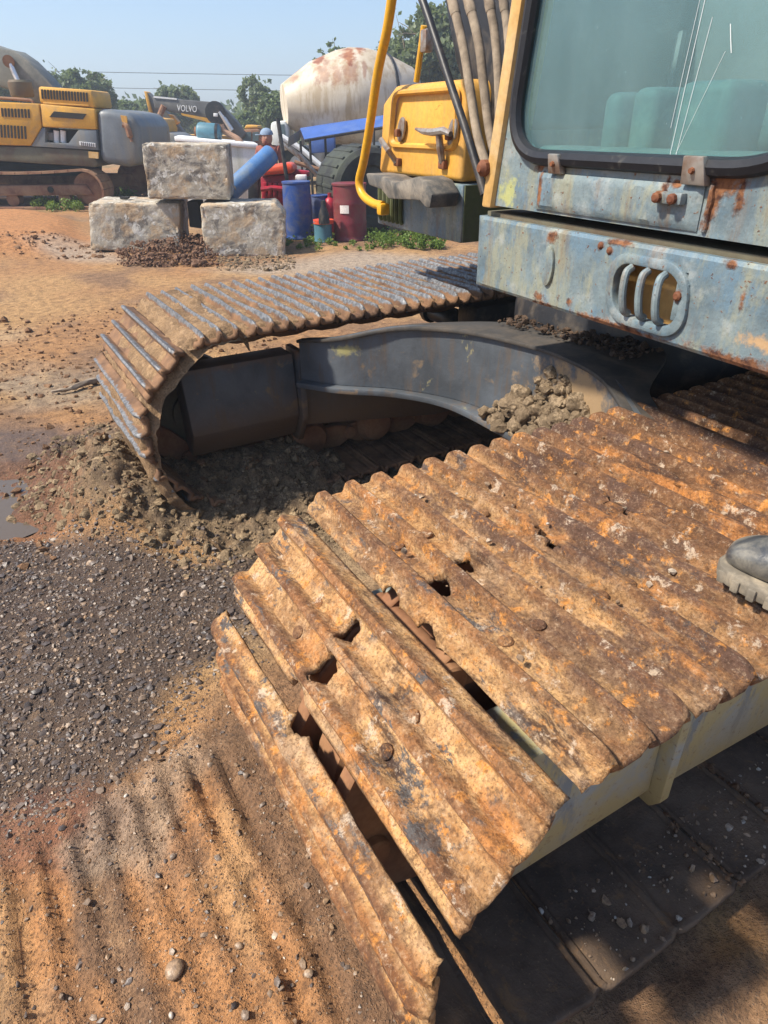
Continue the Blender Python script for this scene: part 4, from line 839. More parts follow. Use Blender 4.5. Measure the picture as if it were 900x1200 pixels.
b = MB(); b.tube([UP(446, 163, NB-.06), UP(455, 176, NB-.05), UP(464, 190, NB-.015)], [.012, .013, .012], 6); b.build('hasp', 'steel', tb)
for px, py in ((466, 190), (519, 193)):
    b = MB(); b.box(UP(px, py, NB-.008), (.024, .045, .032), [EX, EY, (0, 0, 1)]); b.build('latch_catch', 'bolt', tb, bevel=.006)
b = MB(); ubox(b, NB+.005, NB+.75, .69, 1.43, -.430, -.212); bs = b.build('toolbox_base', 'grey', EXC, bevel=.010)
b = MB(); ubox(b, NB+.012, NB+.74, .682, .6885, -.425, -.216); b.build('mossy_side', 'moss', bs)
for k in range(6):
    b = MB(); qk = 1.375-k*.040; b.tube([UW(NB+.004, qk, -.405), UW(NB-.006, qk, -.39), UW(NB-.006, qk, -.26), UW(NB+.004, qk, -.245)], .011, 7); b.build('louver', 'moss', bs)
st = [(428, 203), (446, 206), (462, 214), (488, 207), (498, 212), (506, 228), (503, 244), (498, 243), (491, 235), (455, 233), (446, 222), (432, 217)]
b = MB(); b.prism([UP(a, c_, NB-.14) for a, c_ in st], EX*.13); sp_ = b.build('step', 'mat', EXC, bevel=.008, seg=2); sp_['label'] = 'worn grey rubber step below the toolbox'
hr = [(466, -60), (459, 0), (453, 38), (447, 64), (441, 95), (433, 150), (426, 190), (421, 212), (425, 228), (437, 238), (449, 241)]
b = MB(); b.tube(spline([UP(a, c_, NB-.08) for a, c_ in hr], 5), .0195, 12); rl = b.build('handrail', 'rail', EXC, smooth=60); rl['label'] = 'yellow tube handrail'
b = MB(); b.box(UP(449, 245, NB-.08), (.05, .045, .05), [EX, EY, (0, 0, 1)]); b.build('rail_foot', 'rail', rl, bevel=.01)
b = MB(); b.tube([UP(488, 96, NB+.5), UP(497, 30, NB+.5)], .016, 10); b.build('rear_rail', 'rail', EXC)
b = MB(); b.box(UP(500, 48, NB+.5), (.05, .06, .10), [EX, EY, (0, 0, 1)]); b.build('rail_lamp', 'steel', EXC, bevel=.012)
# boom foot and hydraulic hoses between toolbox and cab
b = MB(); b.prism([UP(a, c_, .52) for a, c_ in ((512, -40), (600, -40), (600, 150), (572, 215), (556, 150), (532, 70))], EX*1.3); b.build('boom_foot', 'black', EXC, bevel=.02)
for pts, r_, mt in (([(520, -40), (530, 0), (543, 55), (551, 105), (560, 160), (574, 205)], .0155, 'hose'), ([(538, -40), (549, 0), (561, 50), (567, 100), (574, 155), (584, 195)], .0155, 'hose'), ([(566, -40), (573, 0), (580, 40), (584, 90), (585, 140), (586, 180)], .0145, 'hose'), ([(584, -40), (590, 0), (595, 40), (597, 90), (596, 140)], .013, 'hose'), ([(478, -40), (495, 0), (512, 50), (530, 105), (545, 150), (560, 200), (568, 228)], .0145, 'black')):
    b = MB(); b.tube(spline([UP(a, c_, .28) for a, c_ in pts], 6), r_, 12); h_ = b.build('hydraulic_hose', mt, EXC, smooth=60)
    if mt == 'hose':
        c = MB(); P_ = spline([UP(a, c_, .28) for a, c_ in pts[:3]], 6); c.tube(P_[4:9], [r_*1.12, r_*1.2, r_*1.12, r_*1.2, r_*1.1], 12); c.build('hose_ferrule', 'hose', h_)

# ------------------------------------------------------------------ work boot standing on the near track
def boot():
    toe = onz(847, 672, .845); L = .285; ax = np.array([0.10, -1.0, 0]); ax /= np.linalg.norm(ax); sd = np.array([1.0, .10, 0]); sd /= np.linalg.norm(sd); z0 = .835
    base = np.array([toe[0]+.035, toe[1]+.02, z0])
    root = thing('boot', 'scuffed wet dark grey rubber boot standing on the near track', 'boot', tuple(base+ax*.14))
    prof = [(0.0, .012, .030), (.012, .034, .044), (.035, .046, .060), (.07, .050, .072), (.11, .049, .085), (.15, .043, .105), (.19, .038, .13), (.235, .037, .14), (.27, .033, .13), (.285, .018, .11)]
    b = MB(); V = []; N = 20; F = []
    for t, hw, hh in prof:
        for k in range(N):
            a = 2*math.pi*k/N; cx, cz = math.cos(a), math.sin(a); x = hw*np.sign(cx)*abs(cx)**.8; z = hh*.5+hh*.5*np.sign(cz)*abs(cz)**.75
            V.append(base+ax*t+sd*(x+.006*math.sin(t*14))+np.array([0, 0, .020+z*(1-.18*abs(cx)*(cz > 0))]))
    for i in range(len(prof)-1):
        for k in range(N): F.append((i*N+k, i*N+(k+1) % N, (i+1)*N+(k+1) % N, (i+1)*N+k))
    F += [tuple(range(N)), tuple((len(prof)-1)*N+k for k in range(N))]
    V = np.array(V); V = V+(.0035*n3(V[:, 0], V[:, 1], V[:, 2], 40, 2))[:, None]*np.array([.6, .6, 1]); bo = b.add(V, F).build('upper', 'boot', root, smooth=70)
    md = bo.modifiers.new('sub', 'SUBSURF'); md.levels = 2; md.render_levels = 2
    b = MB(); ring = []
    for t, hw, hh in prof: ring.append((t-.004, hw+.006))
    lft = [base+ax*t+sd*(-h_) for t, h_ in ring]; rgt = [base+ax*t+sd*h_ for t, h_ in ring][::-1]; b.prism(lft+rgt, (0, 0, .026)); so_ = b.build('sole', 'boot_sole', root, bevel=.005)
    for k in range(9):
        for s in (-1, 1):
            t = .02+k*.028; hw = np.interp(t, [p[0] for p in prof], [p[1] for p in prof])+.005; b = MB(); b.box(base+ax*t+sd*s*hw+np.array([0, 0, .010]), (.013, .014, .022), [sd, ax, (0, 0, 1)]); b.build('lug', 'boot_sole', so_, bevel=.003)
    b = MB(); c0 = base+ax*.225; b.lathe([(.040, .10), (.046, .16), (.055, .24), (.060, .30), (.058, .31)], c0, (0, 0, 1), 20); b.build('shaft', 'boot', root)
boot()
# ================================================================== BACKGROUND OF THE YARD
FV = FH; UZ_ = np.array([0, 0, 1.0])
def gpt(px, py, v): p = vw(px, py, v); return (p[0], p[1], 0.0)
def slab(px_pts, v, depth, dirv=None):                        # outline measured at distance v, extruded away from the camera
    b = MB(); b.prism([vw(a, c, v) for a, c in px_pts], (FV if dirv is None else dirv)*depth); return b
def gz(p): return float(ground_h(np.array([p[0]]), np.array([p[1]]))[0])

# ---- three concrete blocks
def block(poly, v, depth, label, bev=.05):
    c = np.mean([vw(a, d, v) for a, d in poly], 0); root_z = min(vw(a, d, v)[2] for a, d in poly)
    b = slab(poly, v, depth, FV*.985-RT*.12)
    me_o = b.build('concrete_block', 'concrete', None, bevel=bev, seg=3, smooth=45)
    # roughen
    md = me_o.modifiers.new('sub', 'SUBSURF'); md.subdivision_type = 'SIMPLE'; md.levels = 5; md.render_levels = 5
    tx = bpy.data.textures.new('chips', 'CLOUDS'); tx.noise_scale = .16; dm = me_o.modifiers.new('chip', 'DISPLACE'); dm.texture = tx; dm.strength = .022; dm.mid_level = .55; dm.texture_coords = 'GLOBAL'
    t2 = bpy.data.textures.new('pits', 'CLOUDS'); t2.noise_scale = .05; d2 = me_o.modifiers.new('pit', 'DISPLACE'); d2.texture = t2; d2.strength = .014; d2.mid_level = .5; d2.texture_coords = 'GLOBAL'
    tag(me_o, label, 'block', 'stacked concrete blocks'); return me_o
block([(103, 238), (210, 238), (212, 295), (106, 294)], 9.75, .95, 'mottled concrete block with black stains and a lifting recess, lower one beside the orange bank', .03)
block([(234, 240), (322, 238), (335, 252), (334, 303), (240, 301)], 9.40, .75, 'grey concrete block with one chamfered shoulder beside the blue drum', .028)
block([(165, 168), (266, 169), (270, 234), (174, 233)], 9.62, .8, 'tan weathered concrete block lying on top of the two others', .025)
b = slab([(140, 231), (150, 231), (149, 233.5), (141, 233.5)], 10.2, .10); o = b.build('lifting_eye', 'dark', None); tag(o, 'dark iron lifting eye on the mottled concrete block', 'lifting eye')
b = slab([(219, 236), (232, 236), (236, 268), (222, 266)], 9.9, .3); o = b.build('timber_prop', 'dark', None, bevel=.01); tag(o, 'dark timber prop between the lower concrete blocks', 'timber')
q = np.array([onz(rng.uniform(150, 250)+rng.normal()*8, rng.uniform(278, 313))[:2] for _ in range(3600)]); r = np.clip(rng.lognormal(math.log(.011), .7, len(q)), .004, .06)
hx = .16*np.exp(-((q[:, 0]-onz(215, 296)[0])/.8)**2-((q[:, 1]-onz(215, 296)[1])/.9)**2)
P3 = drop(q, r, .2); P3[:, 2] += rng.random(len(q))*hx*1.4
tag(stones('rubble', P3, r, mk_mud('rubble_brown', (.10, .05, .03), (.22, .12, .07), (.36, .24, .16)), None), 'brown rubble heaped at the foot of the concrete blocks', 'rubble', None, 'stuff')
q = np.array([onz(rng.uniform(255, 345), rng.uniform(296, 318))[:2] for _ in range(500)]); r = np.clip(rng.lognormal(math.log(.014), .5, len(q)), .005, .05)
tag(stones('pale_rubble', drop(q, r, .2), r, 'clay', None), 'pale stony debris before the chamfered block', 'rubble', None, 'stuff')
q = np.array([onz(rng.uniform(-40, 130), rng.uniform(284, 303))[:2] for _ in range(420)]); r = np.clip(rng.lognormal(math.log(.011), .6, len(q)), .004, .05)
tag(stones('bank_debris', drop(q, r, .2), r, 'earth_clod', None), 'clods at the foot of the orange bank', 'clods', None, 'stuff')

# ---- big grey and yellow excavator
VA = 15.3
ea = thing('excavator', 'large yellow and grey excavator with vented engine hood standing on muddy tracks', 'excavator', gpt(60, 245, VA+1.2), 'parked excavators behind the yard')
def pa(name, poly, dv, dep, mat, par=ea, bev=.03, seg=2, **k): return slab(poly, VA+dv, dep).build(name, mat, par, bevel=bev, seg=seg, **k)
deck = pa('deck', [(-90, 170), (36, 172), (104, 176), (115, 192), (112, 196), (-90, 183)], .05, 2.6, 'deck')
hood = pa('side_panel', [(-90, 115), (45.6, 121.5), (48.5, 149), (35.5, 171), (-90, 168)], 0, .9, 'yellow_far'); hood['label'] = 'yellow vented rear panel'
mid_p = pa('middle_panel', [(46.6, 121.5), (111, 127.5), (112.5, 152), (49.5, 149)], 0.01, 1.2, 'yellow_far')
pa('lower_panel', [(49.5, 149.6), (53, 149.8), (53, 167), (80, 168), (92, 152), (112.5, 152.6), (115, 176), (36.5, 171.5)], 0.02, .5, 'grey_far', bev=.01)
pa('filter_bay', [(52, 150), (92, 152), (82, 168), (52, 167)], .25, .1, 'dark', bev=0)
for a in (66, 74):
    b = MB(); b.tube([vw(a, 153, VA+.18), vw(a+.5, 167, VA+.18)], .055, 12); b.build('filter', 'decal', ea)
b = slab([(54, 155), (62, 155.5), (62, 165), (54, 164)], VA+.12, .1); b.build('pump_box', 'grey_far', ea, bevel=.01)
hb_ = pa('engine_hood', [(43.8, 101), (107, 105.5), (111, 127), (46, 121)], .05, 1.05, 'yellow_far', bev=.05)
def slots(x0, x1, yt0, yt1, yb0, yb1, n, dv, par):
    b = MB()
    for k in range(n):
        t = (k+.5)/n; x = x0+(x1-x0)*t; wv = (x1-x0)/n*.27; yt = yt0+(yt1-yt0)*t; yb = yb0+(yb1-yb0)*t
        b.prism([vw(x-wv, yt, VA+dv), vw(x+wv, yt, VA+dv), vw(x+wv+1, yb, VA+dv), vw(x-wv+1, yb, VA+dv)], FV*.03)
    o = b.build('vent_slots', 'dark', par); o['kind'] = 'stuff'; return o
slots(47, 103, 104.5, 108.5, 115.5, 119.5, 16, .035, hb_); slots(0, 35, 126.5, 128, 136.5, 138.5, 9, -.012, hood); slots(-1, 31, 146, 148, 161, 163, 8, -.012, hood)
slab([(50, 119.6), (104, 123), (104, 125), (51, 122)], VA+.03, .05).build('hood_handle', 'yellow', ea, bevel=.01)
slab([(63, 130.5), (101, 133.5), (97, 140), (58, 137)], VA-.006, .03).build('panel_recess', 'dark', ea)
cw = slab([(111.5, 127), (128, 128), (148, 132), (158, 138), (163, 150), (165, 168), (165.5, 192), (150, 196), (117, 191)], VA+.03, 2.3).build('counterweight', 'grey_far', ea, bevel=.14, seg=4); cw['label'] = 'rounded grey counterweight'
b = MB(); b.tube(spline([vw(a, c, VA-.02) for a, c in ((144, 146), (149, 149), (152, 158), (154.5, 166))], 4), [.05]*3+[.06]*7+[.03]*3, 8); b.build('lifting_lug', 'rust_far', cw)
slab([(141, 135), (148, 136), (149, 144), (143, 143)], VA-.02, .04).build('sticker', 'yellow', cw)
dc = slab([(92.5, 165.5), (111.5, 167.8), (112, 172.5), (93.5, 170.2)], VA-.004, .015).build('decal_plate', 'decal', ea)
b = MB()
for k in range(7):
    x = 94.5+k*2.4; y = 166.4+k*.28; b.prism([vw(x, y, VA-.012), vw(x+1.3, y+.15, VA-.012), vw(x+1.4, y+4, VA-.012), vw(x+.1, y+3.9, VA-.012)], FV*.006)
o = b.build('decal_marks', 'grey_far', dc); o['kind'] = 'stuff'
slab([(103.5, 177.5), (115, 178.5), (115, 186), (104, 185)], VA-.01, .05).build('reflector_plate', 'peach', ea)
bo = pa('boom', [(-140, 20), (-40, 42), (2, 56), (16, 59), (32, 70), (52, 90), (68, 108), (62, 122), (40, 122), (30, 112), (0, 102), (-60, 84), (-140, 70)], 1.0, .55, 'boom_pale', bev=.04); bo['label'] = 'pale grey boom'
b = MB(); b.tube([vw(12, 75, VA+.9), vw(24, 101, VA+.9)], .05, 10); b.build('cylinder_rod', 'chrome', bo)
b = MB(); b.tube([vw(10, 72, VA+.85), vw(10, 72, VA+1.0)], .11, 14); b.build('boom_pin', 'rust_far', bo)
b = MB(); b.lathe([(.20, 0), (.22, .03), (.22, .25), (.19, .29)], vw(27, 114, VA+.5), (0, 0, 1), 20); b.build('air_cleaner', 'deck', ea)
b = MB(); b.tube(spline([vw(a, c, VA+.1) for a, c in ((-60, 112), (0, 115), (30, 117), (38, 119), (39, 124))], 4), .028, 8); b.build('top_rail', 'rust_far', ea)
def far_track(cx0, cx1, zt, v, wid, par, mat='rust_far'):
    """crawler seen from the side: frame, wheels, shoes joined as they are a few pixels each"""
    u0 = vw(cx0, 230, v); u1 = vw(cx1, 230, v); L = np.linalg.norm((u1-u0)[:2]); R0 = zt/2; b = MB(); N = 20; path = []
    for k in range(N+1): path.append((R0+(L-2*R0)*k/N, zt-.05*math.sin(math.pi*((k*2.0/N) % 1))))
    for k in range(1, 8): a = math.pi/2-math.pi*k/8; path.append((L-R0+R0*math.cos(a), R0+R0*math.sin(a)))
    for k in range(N+1): path.append((L-R0-(L-2*R0)*k/N, 0.02))
    for k in range(1, 8): a = -math.pi/2-math.pi*k/8; path.append((R0+R0*math.cos(a), R0+R0*math.sin(a)))
    org = np.array([u0[0], u0[1], 0]); n = len(path)
    for k in range(n):
        p, q_ = np.array(path[k]), np.array(path[(k+1) % n]); d = q_-p; l = np.linalg.norm(d); d /= l; m_ = (p+q_)/2
        b.box(org+RT*m_[0]+FV*wid/2+UZ_*m_[1], (l*.96, wid, .045), [RT*d[0]+UZ_*d[1], FV, -RT*d[1]+UZ_*d[0]])
    t = b.build('crawler_track', mat, par); t['kind'] = 'stuff'
    b = MB(); b.hexa([org+RT*x+FV*(wid*.18)+UZ_*z for x, z in ((R0*.7, .25), (L-R0*.7, .25), (L-R0, zt*.62), (R0, zt*.62))], [org+RT*x+FV*wid*.82+UZ_*z for x, z in ((R0*.7, .25), (L-R0*.7, .25), (L-R0, zt*.62), (R0, zt*.62))]); fr_ = b.build('track_frame', mat, par, bevel=.03)
    for x in (R0, L-R0):
        b = MB(); b.lathe([(.05, 0), (R0*.6, .02), (R0*.86, .05), (R0*.86, wid*.5)], org+RT*x+FV*wid*.25+UZ_*R0, FV, 24); b.build('drive_wheel', mat, par)
    for k in range(5):
        b = MB(); b.lathe([(.04, 0), (.13, .02), (.13, .25)], org+RT*(R0+(L-2*R0)*(k+.5)/5)+FV*wid*.3+UZ_*.17, FV, 14); b.build('track_roller', mat, par)
    b = MB(); b.lathe([(.06, -.02), (.06, .02)], org+RT*(L-R0-.75)+FV*(wid*.18-.004)+UZ_*.36, FV, 12); b.build('frame_hole', 'dark', fr_)
    return t
far_track(-230, 122, .72, VA-.05, .6, ea); far_track(-150, 178, .85, VA+2.0, .6, ea)
slab([(-90, 186), (100, 196), (100, 206), (-90, 206)], VA+.9, 1.0).build('undercarriage', 'dark', ea)

# ---- second machine: yellow hood behind the concrete blocks
VC = 21.0
ec = thing('excavator', 'yellow hooded excavator rear with grey counterweight, half hidden behind the tan block', 'excavator', gpt(185, 215, VC+1), 'parked excavators behind the yard')
def pc(name, poly, dv, dep, mat, bev=.04): return slab(poly, VC+dv, dep).build(name, mat, ec, bevel=bev)
pc('engine_hood', [(160, 136), (186, 139), (190, 150), (190, 167), (161, 165)], 0, 1.6, 'yellow_far'); pc('hood_vent', [(163, 154), (183, 155.5), (182, 160), (163, 158.5)], -.01, .05, 'dark', 0); pc('hood_step', [(188, 141), (197, 144), (197, 155), (189, 152)], .8, .8, 'yellow_far')
pc('counterweight', [(190, 154), (206, 157), (213, 163), (213, 180), (190, 180)], -.05, 1.6, 'grey_far', .10); pc('deck', [(158, 167), (213, 170), (213, 182), (158, 180)], .05, 1.5, 'deck'); far_track(150, 230, .8, VC, .6, ec); far_track(150, 230, .8, VC+2.0, .6, ec)

# ---- third machine: folded boom with lettering and rusty cab
VB = 25.0
eb = thing('excavator', 'excavator with dark grey folded boom lettered in white and a rusty cab', 'excavator', gpt(285, 200, VB+1), 'parked excavators behind the yard')
def pb(name, poly, dv, dep, mat, bev=.03, par=None): return slab(poly, VB+dv, dep).build(name, mat, par or eb, bevel=bev)
bmB = pb('boom', [(178, 113), (205, 116), (244, 119), (256, 122), (265, 130), (276, 142), (287, 157), (283, 163), (273, 161), (262, 148), (252, 141), (240, 138), (194, 130), (181, 127)], 0, .5, 'boom_grey')
stB = pb('stick', [(169, 107), (173.5, 109), (184, 120), (199, 136), (216, 157), (222, 168), (206, 170), (192, 146), (180, 136)], .6, .45, 'boom_grey'); pb('stick_tip', [(168.5, 106.5), (172, 108), (179, 134), (175, 134.5)], .52, .5, 'yellow_far', .02, stB)
pb('boom_top_plate', [(180, 112.4), (207, 115.2), (207, 117), (180, 114.6)], -.02, .54, 'decal', .0, bmB); pb('yellow_trim', [(212, 132.5), (243, 138.4), (252, 146), (249, 149), (240, 142), (213, 135)], -.03, .4, 'yellow_far', .0, bmB); pb('yellow_brace', [(197, 134), (202, 135), (209, 143), (206, 146)], .5, .3, 'yellow_far', .0, stB)
b = MB(); b.tube([vw(192, 124, VB-.05), vw(187, 136, VB-.05)], .09, 10); b.build('stick_cylinder', 'rust_far', stB); b = MB(); b.tube([vw(257, 131, VB-.08), vw(272, 153, VB-.08)], .08, 10); b.build('boom_cylinder', 'chrome', bmB)
b = MB(); b.lathe([(.10, 0), (.32, .02), (.32, .2)], vw(252, 132, VB-.15), FV, 18); b.build('boom_joint', 'black', bmB); slab([(250, 132.5), (255, 133), (255, 137), (250, 136.5)], VB-.2, .05).build('work_lamp', 'decal', bmB, bevel=.01)
cu = bpy.data.curves.new('boom_lettering', 'FONT'); cu.body = 'VOLVO'; cu.extrude = .012; cu.size = 1.0; cu.space_character = 1.05
tmp = bpy.data.objects.new('boom_lettering', cu); COL.objects.link(tmp); bpy.context.view_layer.update(); dg = bpy.context.evaluated_depsgraph_get(); me = bpy.data.meshes.new_from_object(tmp.evaluated_get(dg)); bpy.data.objects.remove(tmp)
co = np.array([v.co[:] for v in me.vertices]); co[:, 0] -= co[:, 0].min(); co[:, 1] -= co[:, 1].min(); wd_, ht_ = co[:, 0].max(), co[:, 1].max()
p0 = vw(207.5, 130.0, VB-.03); px_ = vw(230.5, 131.6, VB-.03)-p0; py_ = vw(207.5, 122.6, VB-.03)-p0; fo = np.cross(px_, py_); fo = fo/np.linalg.norm(fo)
W3 = p0+(co[:, :1]/wd_)*px_+(co[:, 1:2]/ht_)*py_+co[:, 2:3]*fo-wloc(bmB); me.vertices.foreach_set('co', W3.ravel().astype(np.float32)); me.materials.clear(); lt = link('boom_lettering', me, 'decal', bmB, 0); lt['label'] = 'white lettering VOLVO on the boom'
cbB = pb('cab', [(283, 152), (302, 151), (306, 156), (306, 178), (281, 178)], .3, 1.4, 'rust_far', .05); pb('roof_hatch', [(288, 146), (302, 147), (303, 151), (286, 151)], .5, .9, 'yellow_far', .05, cbB)
for x0, x1 in ((284.5, 294), (296, 303)): pb('window', [(x0, 155), (x1, 154.5), (x1, 165), (x0, 166)], .27, .06, 'glass_far', .0, cbB)
pb('engine_body', [(205, 158), (283, 160), (283, 185), (205, 182)], .4, 1.8, 'yellow_far', .05); far_track(205, 310, .8, VB, .6, eb)

# ---- white steel skip with a teal tank on it
VS = 13.6
wb = thing('steel_skip', 'dirty white steel skip with mildew streaks behind the concrete blocks', 'skip', gpt(260, 240, VS+.5))
slab([(207, 166), (300.5, 173), (300.5, 238), (213, 238)], VS, 1.4, FV*.97-RT*.2).build('body', 'white', wb, bevel=.02)
slab([(204, 159.5), (302.5, 168.5), (302.5, 174), (205, 165.5)], VS-.05, 1.5, FV*.97-RT*.2).build('rim', 'decal', wb, bevel=.02)
slab([(231, 178), (234, 178), (235, 184), (233, 184)], VS-.03, .04).build('lug', 'black', wb)
slab([(206, 168), (211, 168), (213, 180), (207, 180)], VS-.06, .08).build('corner_post', 'rust_far', wb)
VT = VS+.55
tk = thing('tank', 'teal cylindrical tank lying on the white skip', 'tank', tuple(vw(246, 165, VT)))
b = MB(); a0, a1 = vw(233, 154.5, VT), vw(257, 156, VT); ax_ = (a1-a0)/np.linalg.norm(a1-a0); LL = np.linalg.norm(a1-a0); b.lathe([(.10, -.03), (.145, 0), (.155, .03), (.155, LL-.03), (.145, LL), (.10, LL+.03)], a0, ax_, 22); b.build('shell', 'teal', tk)
b = MB(); b.lathe([(.08, 0), (.08, .05)], a0-ax_*.07, ax_, 12); b.build('end_cap', 'rust', tk)
b = MB(); b.lathe([(.157, 0), (.157, .05)], a1-ax_*.06, ax_, 22); b.build('end_band', 'black', tk)
b = MB(); b.tube(spline([vw(a, c, VT+.1) for a, c in ((259, 146), (262, 153), (270, 158), (279, 163), (284, 169))], 5), .05, 10); tag(b.build('suction_hose', 'tan_hose'), 'tan hose drooping over the rim of the white skip', 'hose')

# ---- concrete mixer truck
VM = 20.5
mx_ = thing('mixer_truck', 'old cream concrete mixer truck with rust stained drum', 'truck', gpt(405, 205, VM+1))
A0, A1 = vw(332, 124, VM+.8), vw(486, 112, VM+1.9); ax_ = (A1-A0)/np.linalg.norm(A1-A0); LL = np.linalg.norm(A1-A0)
prof = [(.02, 0), (.40, .0), (.50, .02), (.95, .22*LL), (1.17, .42*LL), (1.22, .52*LL), (1.18, .64*LL), (1.0, .80*LL), (.70, .97*LL), (.60, 1.0*LL), (.02, 1.0*LL)]
b = MB(); b.lathe(prof, A0, ax_, 40); dr = b.build('drum', 'drum_shell', mx_, smooth=28)
b = MB(); b.lathe([(1.04, .775*LL), (1.05, .78*LL), (1.03, .80*LL)], A0, ax_, 40); b.build('drum_band', 'black', dr)
hc = vw(392, 84, VM+.50); nrm_ = -FV*.62+UZ_*.78; b = MB(); b.lathe([(.0, .02), (.28, .015), (.31, .0), (.31, -.35)], hc-nrm_*.0, nrm_, 22); b.build('drum_hatch', 'decal', dr)
slab([(342, 172), (480, 164), (480, 205), (344, 208)], VM+.9, 1.0).build('chassis', 'white', mx_, bevel=.04); slab([(363, 160), (392, 158), (392, 178), (364, 180)], VM-.1, .5).build('water_tank', 'blue_roof', mx_, bevel=.03)
slab([(440, 185), (480, 158), (487, 163), (487, 200), (440, 204)], VM+.3, .3).build('mudguard', 'white', mx_, bevel=.03)
cbm = slab([(317, 143), (334, 141), (338, 150), (338, 176), (317, 178)], VM+.4, 1.6).build('cab', 'white', mx_, bevel=.08); slab([(327, 146), (333, 145.5), (335, 160), (329, 161)], VM+.37, .06).build('window', 'glass_far', cbm)
b = MB(); P_ = [vw(a, c, VM-.2) for a, c in ((328, 165), (350, 182), (372, 203), (388, 214))]; s_ = .16
for p, q_ in zip(P_[:-1], P_[1:]):
    d = (q_-p)/np.linalg.norm(q_-p); b.box((p+q_)/2, (np.linalg.norm(q_-p)*1.02, .5, .09), [d, FV, np.cross(d, FV)])
b.build('chute', 'steel', mx_, bevel=.02); b = MB(); b.tube([vw(330, 160, VM-.3), vw(352, 174, VM-.3), vw(392, 208, VM-.3)], .07, 8); b.build('chute_rail', 'decal', mx_)
for px in (350, 400, 420, 468):
    b = MB(); b.lathe([(.2, 0), (.42, .02), (.5, .06), (.5, .26), (.42, .30)], vw(px, 205, VM+.75)*np.array([1, 1, 0])+UZ_*.5, FV, 24); w_o = b.build('wheel', 'tyre', mx_); b = MB(); b.lathe([(.1, -.03), (.24, 0)], vw(px, 205, VM+.74)*np.array([1, 1, 0])+UZ_*.5, FV, 16); b.build('rim', 'white', w_o)

# ---- blue roofed shelter in front of the mixer
VK = 15.0
sh_ = thing('shelter', 'small open shelter with blue sheet roof on thin black posts', 'shelter', gpt(410, 235, VK+.6))
eL, eR, rL, rR = vw(357, 165, VK), vw(484, 144, VK+.4), vw(352, 152, VK+.55), vw(482, 132, VK+.95); bL, bR = vw(349, 162, VK+1.1), vw(478, 145, VK+1.5); t_ = UZ_*.03
b = MB(); b.hexa([eL, eR, rR, rL], [eL+t_, eR+t_, rR+t_, rL+t_]); b.build('roof_sheet', 'blue_roof', sh_); b = MB(); b.hexa([rL, rR, bR, bL], [rL+t_, rR+t_, bR+t_, bL+t_]); b.build('roof_sheet', 'blue_roof', sh_)
b = MB(); b.hexa([vw(338, 161, VK+.1), vw(352, 152, VK+.5), vw(352, 164, VK+.45), vw(337, 173, VK+.05)], [vw(338, 161, VK+.14), vw(352, 152, VK+.54), vw(352, 164, VK+.49), vw(337, 173, VK+.09)]); b.build('side_sheet', 'grey_far', sh_)
b = MB(); b.tube([eL, eR], .025, 6); b.build('eave_rail', 'black', sh_)
for px, pt, dv in ((363, 164, .02), (438, 151, .25), (468, 147, .35), (352, 165, 1.0), (381, 160, 1.0)):
    p = vw(px, pt, VK+dv); b = MB(); b.tube([p, np.array([p[0], p[1], 0])], .028, 6); b.build('post', 'black', sh_)

# ---- drums, tyre and other scrap
def drum(name, px, top, bot, v, r, mat, label, grp=None, lid=True, ribs=(.33, .67), bulge=0., lean=0.0, lab=False):
    base = vw(px, bot, v); base[2] = 0; H = vw(px, top, v)[2]; base[2] = max(0, gz(base)); H -= base[2]; root = thing(name, label, 'drum', tuple(base), grp)
    prof = [(r*.92, 0), (r*1.02, .01*H), (r*1.02, .035*H), (r*.97, .05*H)]
    for k in range(1, 20):
        t = .05+.9*k/20; rr = r*(.97+bulge*math.sin(math.pi*t)); rr += sum(.030*r*math.exp(-((t-c_)/.015)**2) for c_ in ribs); prof.append((rr, t*H))
    prof += [(r*.97, .955*H), (r*1.02, .965*H), (r*1.02, .995*H), (r*.95, H)]
    b = MB(); b.lathe(prof, base, np.array([lean, 0, 1.]), 32); sh__ = b.build('shell', mat, root, smooth=50)
    b = MB(); b.lathe([(r*.93, H*.97), (r*.93, H*.985), (r*.05, H*.985)], base, np.array([lean, 0, 1.]), 28); b.build('lid', mat, root)
    if lab:
        th0 = -.55; V = []
        for k in range(7):
            th = th0+k*.09; dvec = -FV*math.cos(th)+RT*math.sin(th)
            for z in (.50*H, .64*H): V.append(base+dvec*r*1.012+UZ_*z)
        b = MB(); b.add(V, [(2*k, 2*k+2, 2*k+3, 2*k+1) for k in range(6)]); b.build('paper_label', 'label', root, smooth=0)
    return root
drum('blue_drum', 351, 212, 278, 10.9, .205, 'bluep', 'bulging blue plastic drum beside the chamfered concrete block', None, True, (.12, .88), .05)
drum('small_blue_drum', 377, 228, 276, 11.3, .15, 'bluep', 'small blue plastic drum between the blue and the red drum', None, True, (.2, .8), .04)
drum('red_drum', 411, 214, 282, 10.65, .245, 'redp', 'faded red steel drum with a pale square label', None, True, (.30, .33, .64, .67), 0, 0, True)
pail_ = drum('paint_pail', 379, 259, 280, 10.5, .135, 'teal', 'open dark green paint pail with red rim at the foot of the drums', None, True, (.9,), -.03)
b = MB(); p = vw(379, 259, 10.5); b.lathe([(.125, -.03), (.148, -.03), (.148, .02), (.125, .02)], p, UZ_, 24); o = b.build('pail_rim', 'orange', pail_); o['label'] = 'bright red rim of the paint pail'
b = MB(); p = vw(388, 270, 11.1); b.lathe([(.085, .0), (.09, .02), (.09, .46), (.06, .52), (.03, .54), (.03, .60)], np.array([p[0], p[1], 0.0]), UZ_, 18); o = b.build('gas_cylinder', 'red'); tag(o, 'narrow dark red gas cylinder left of the red drum', 'cylinder')
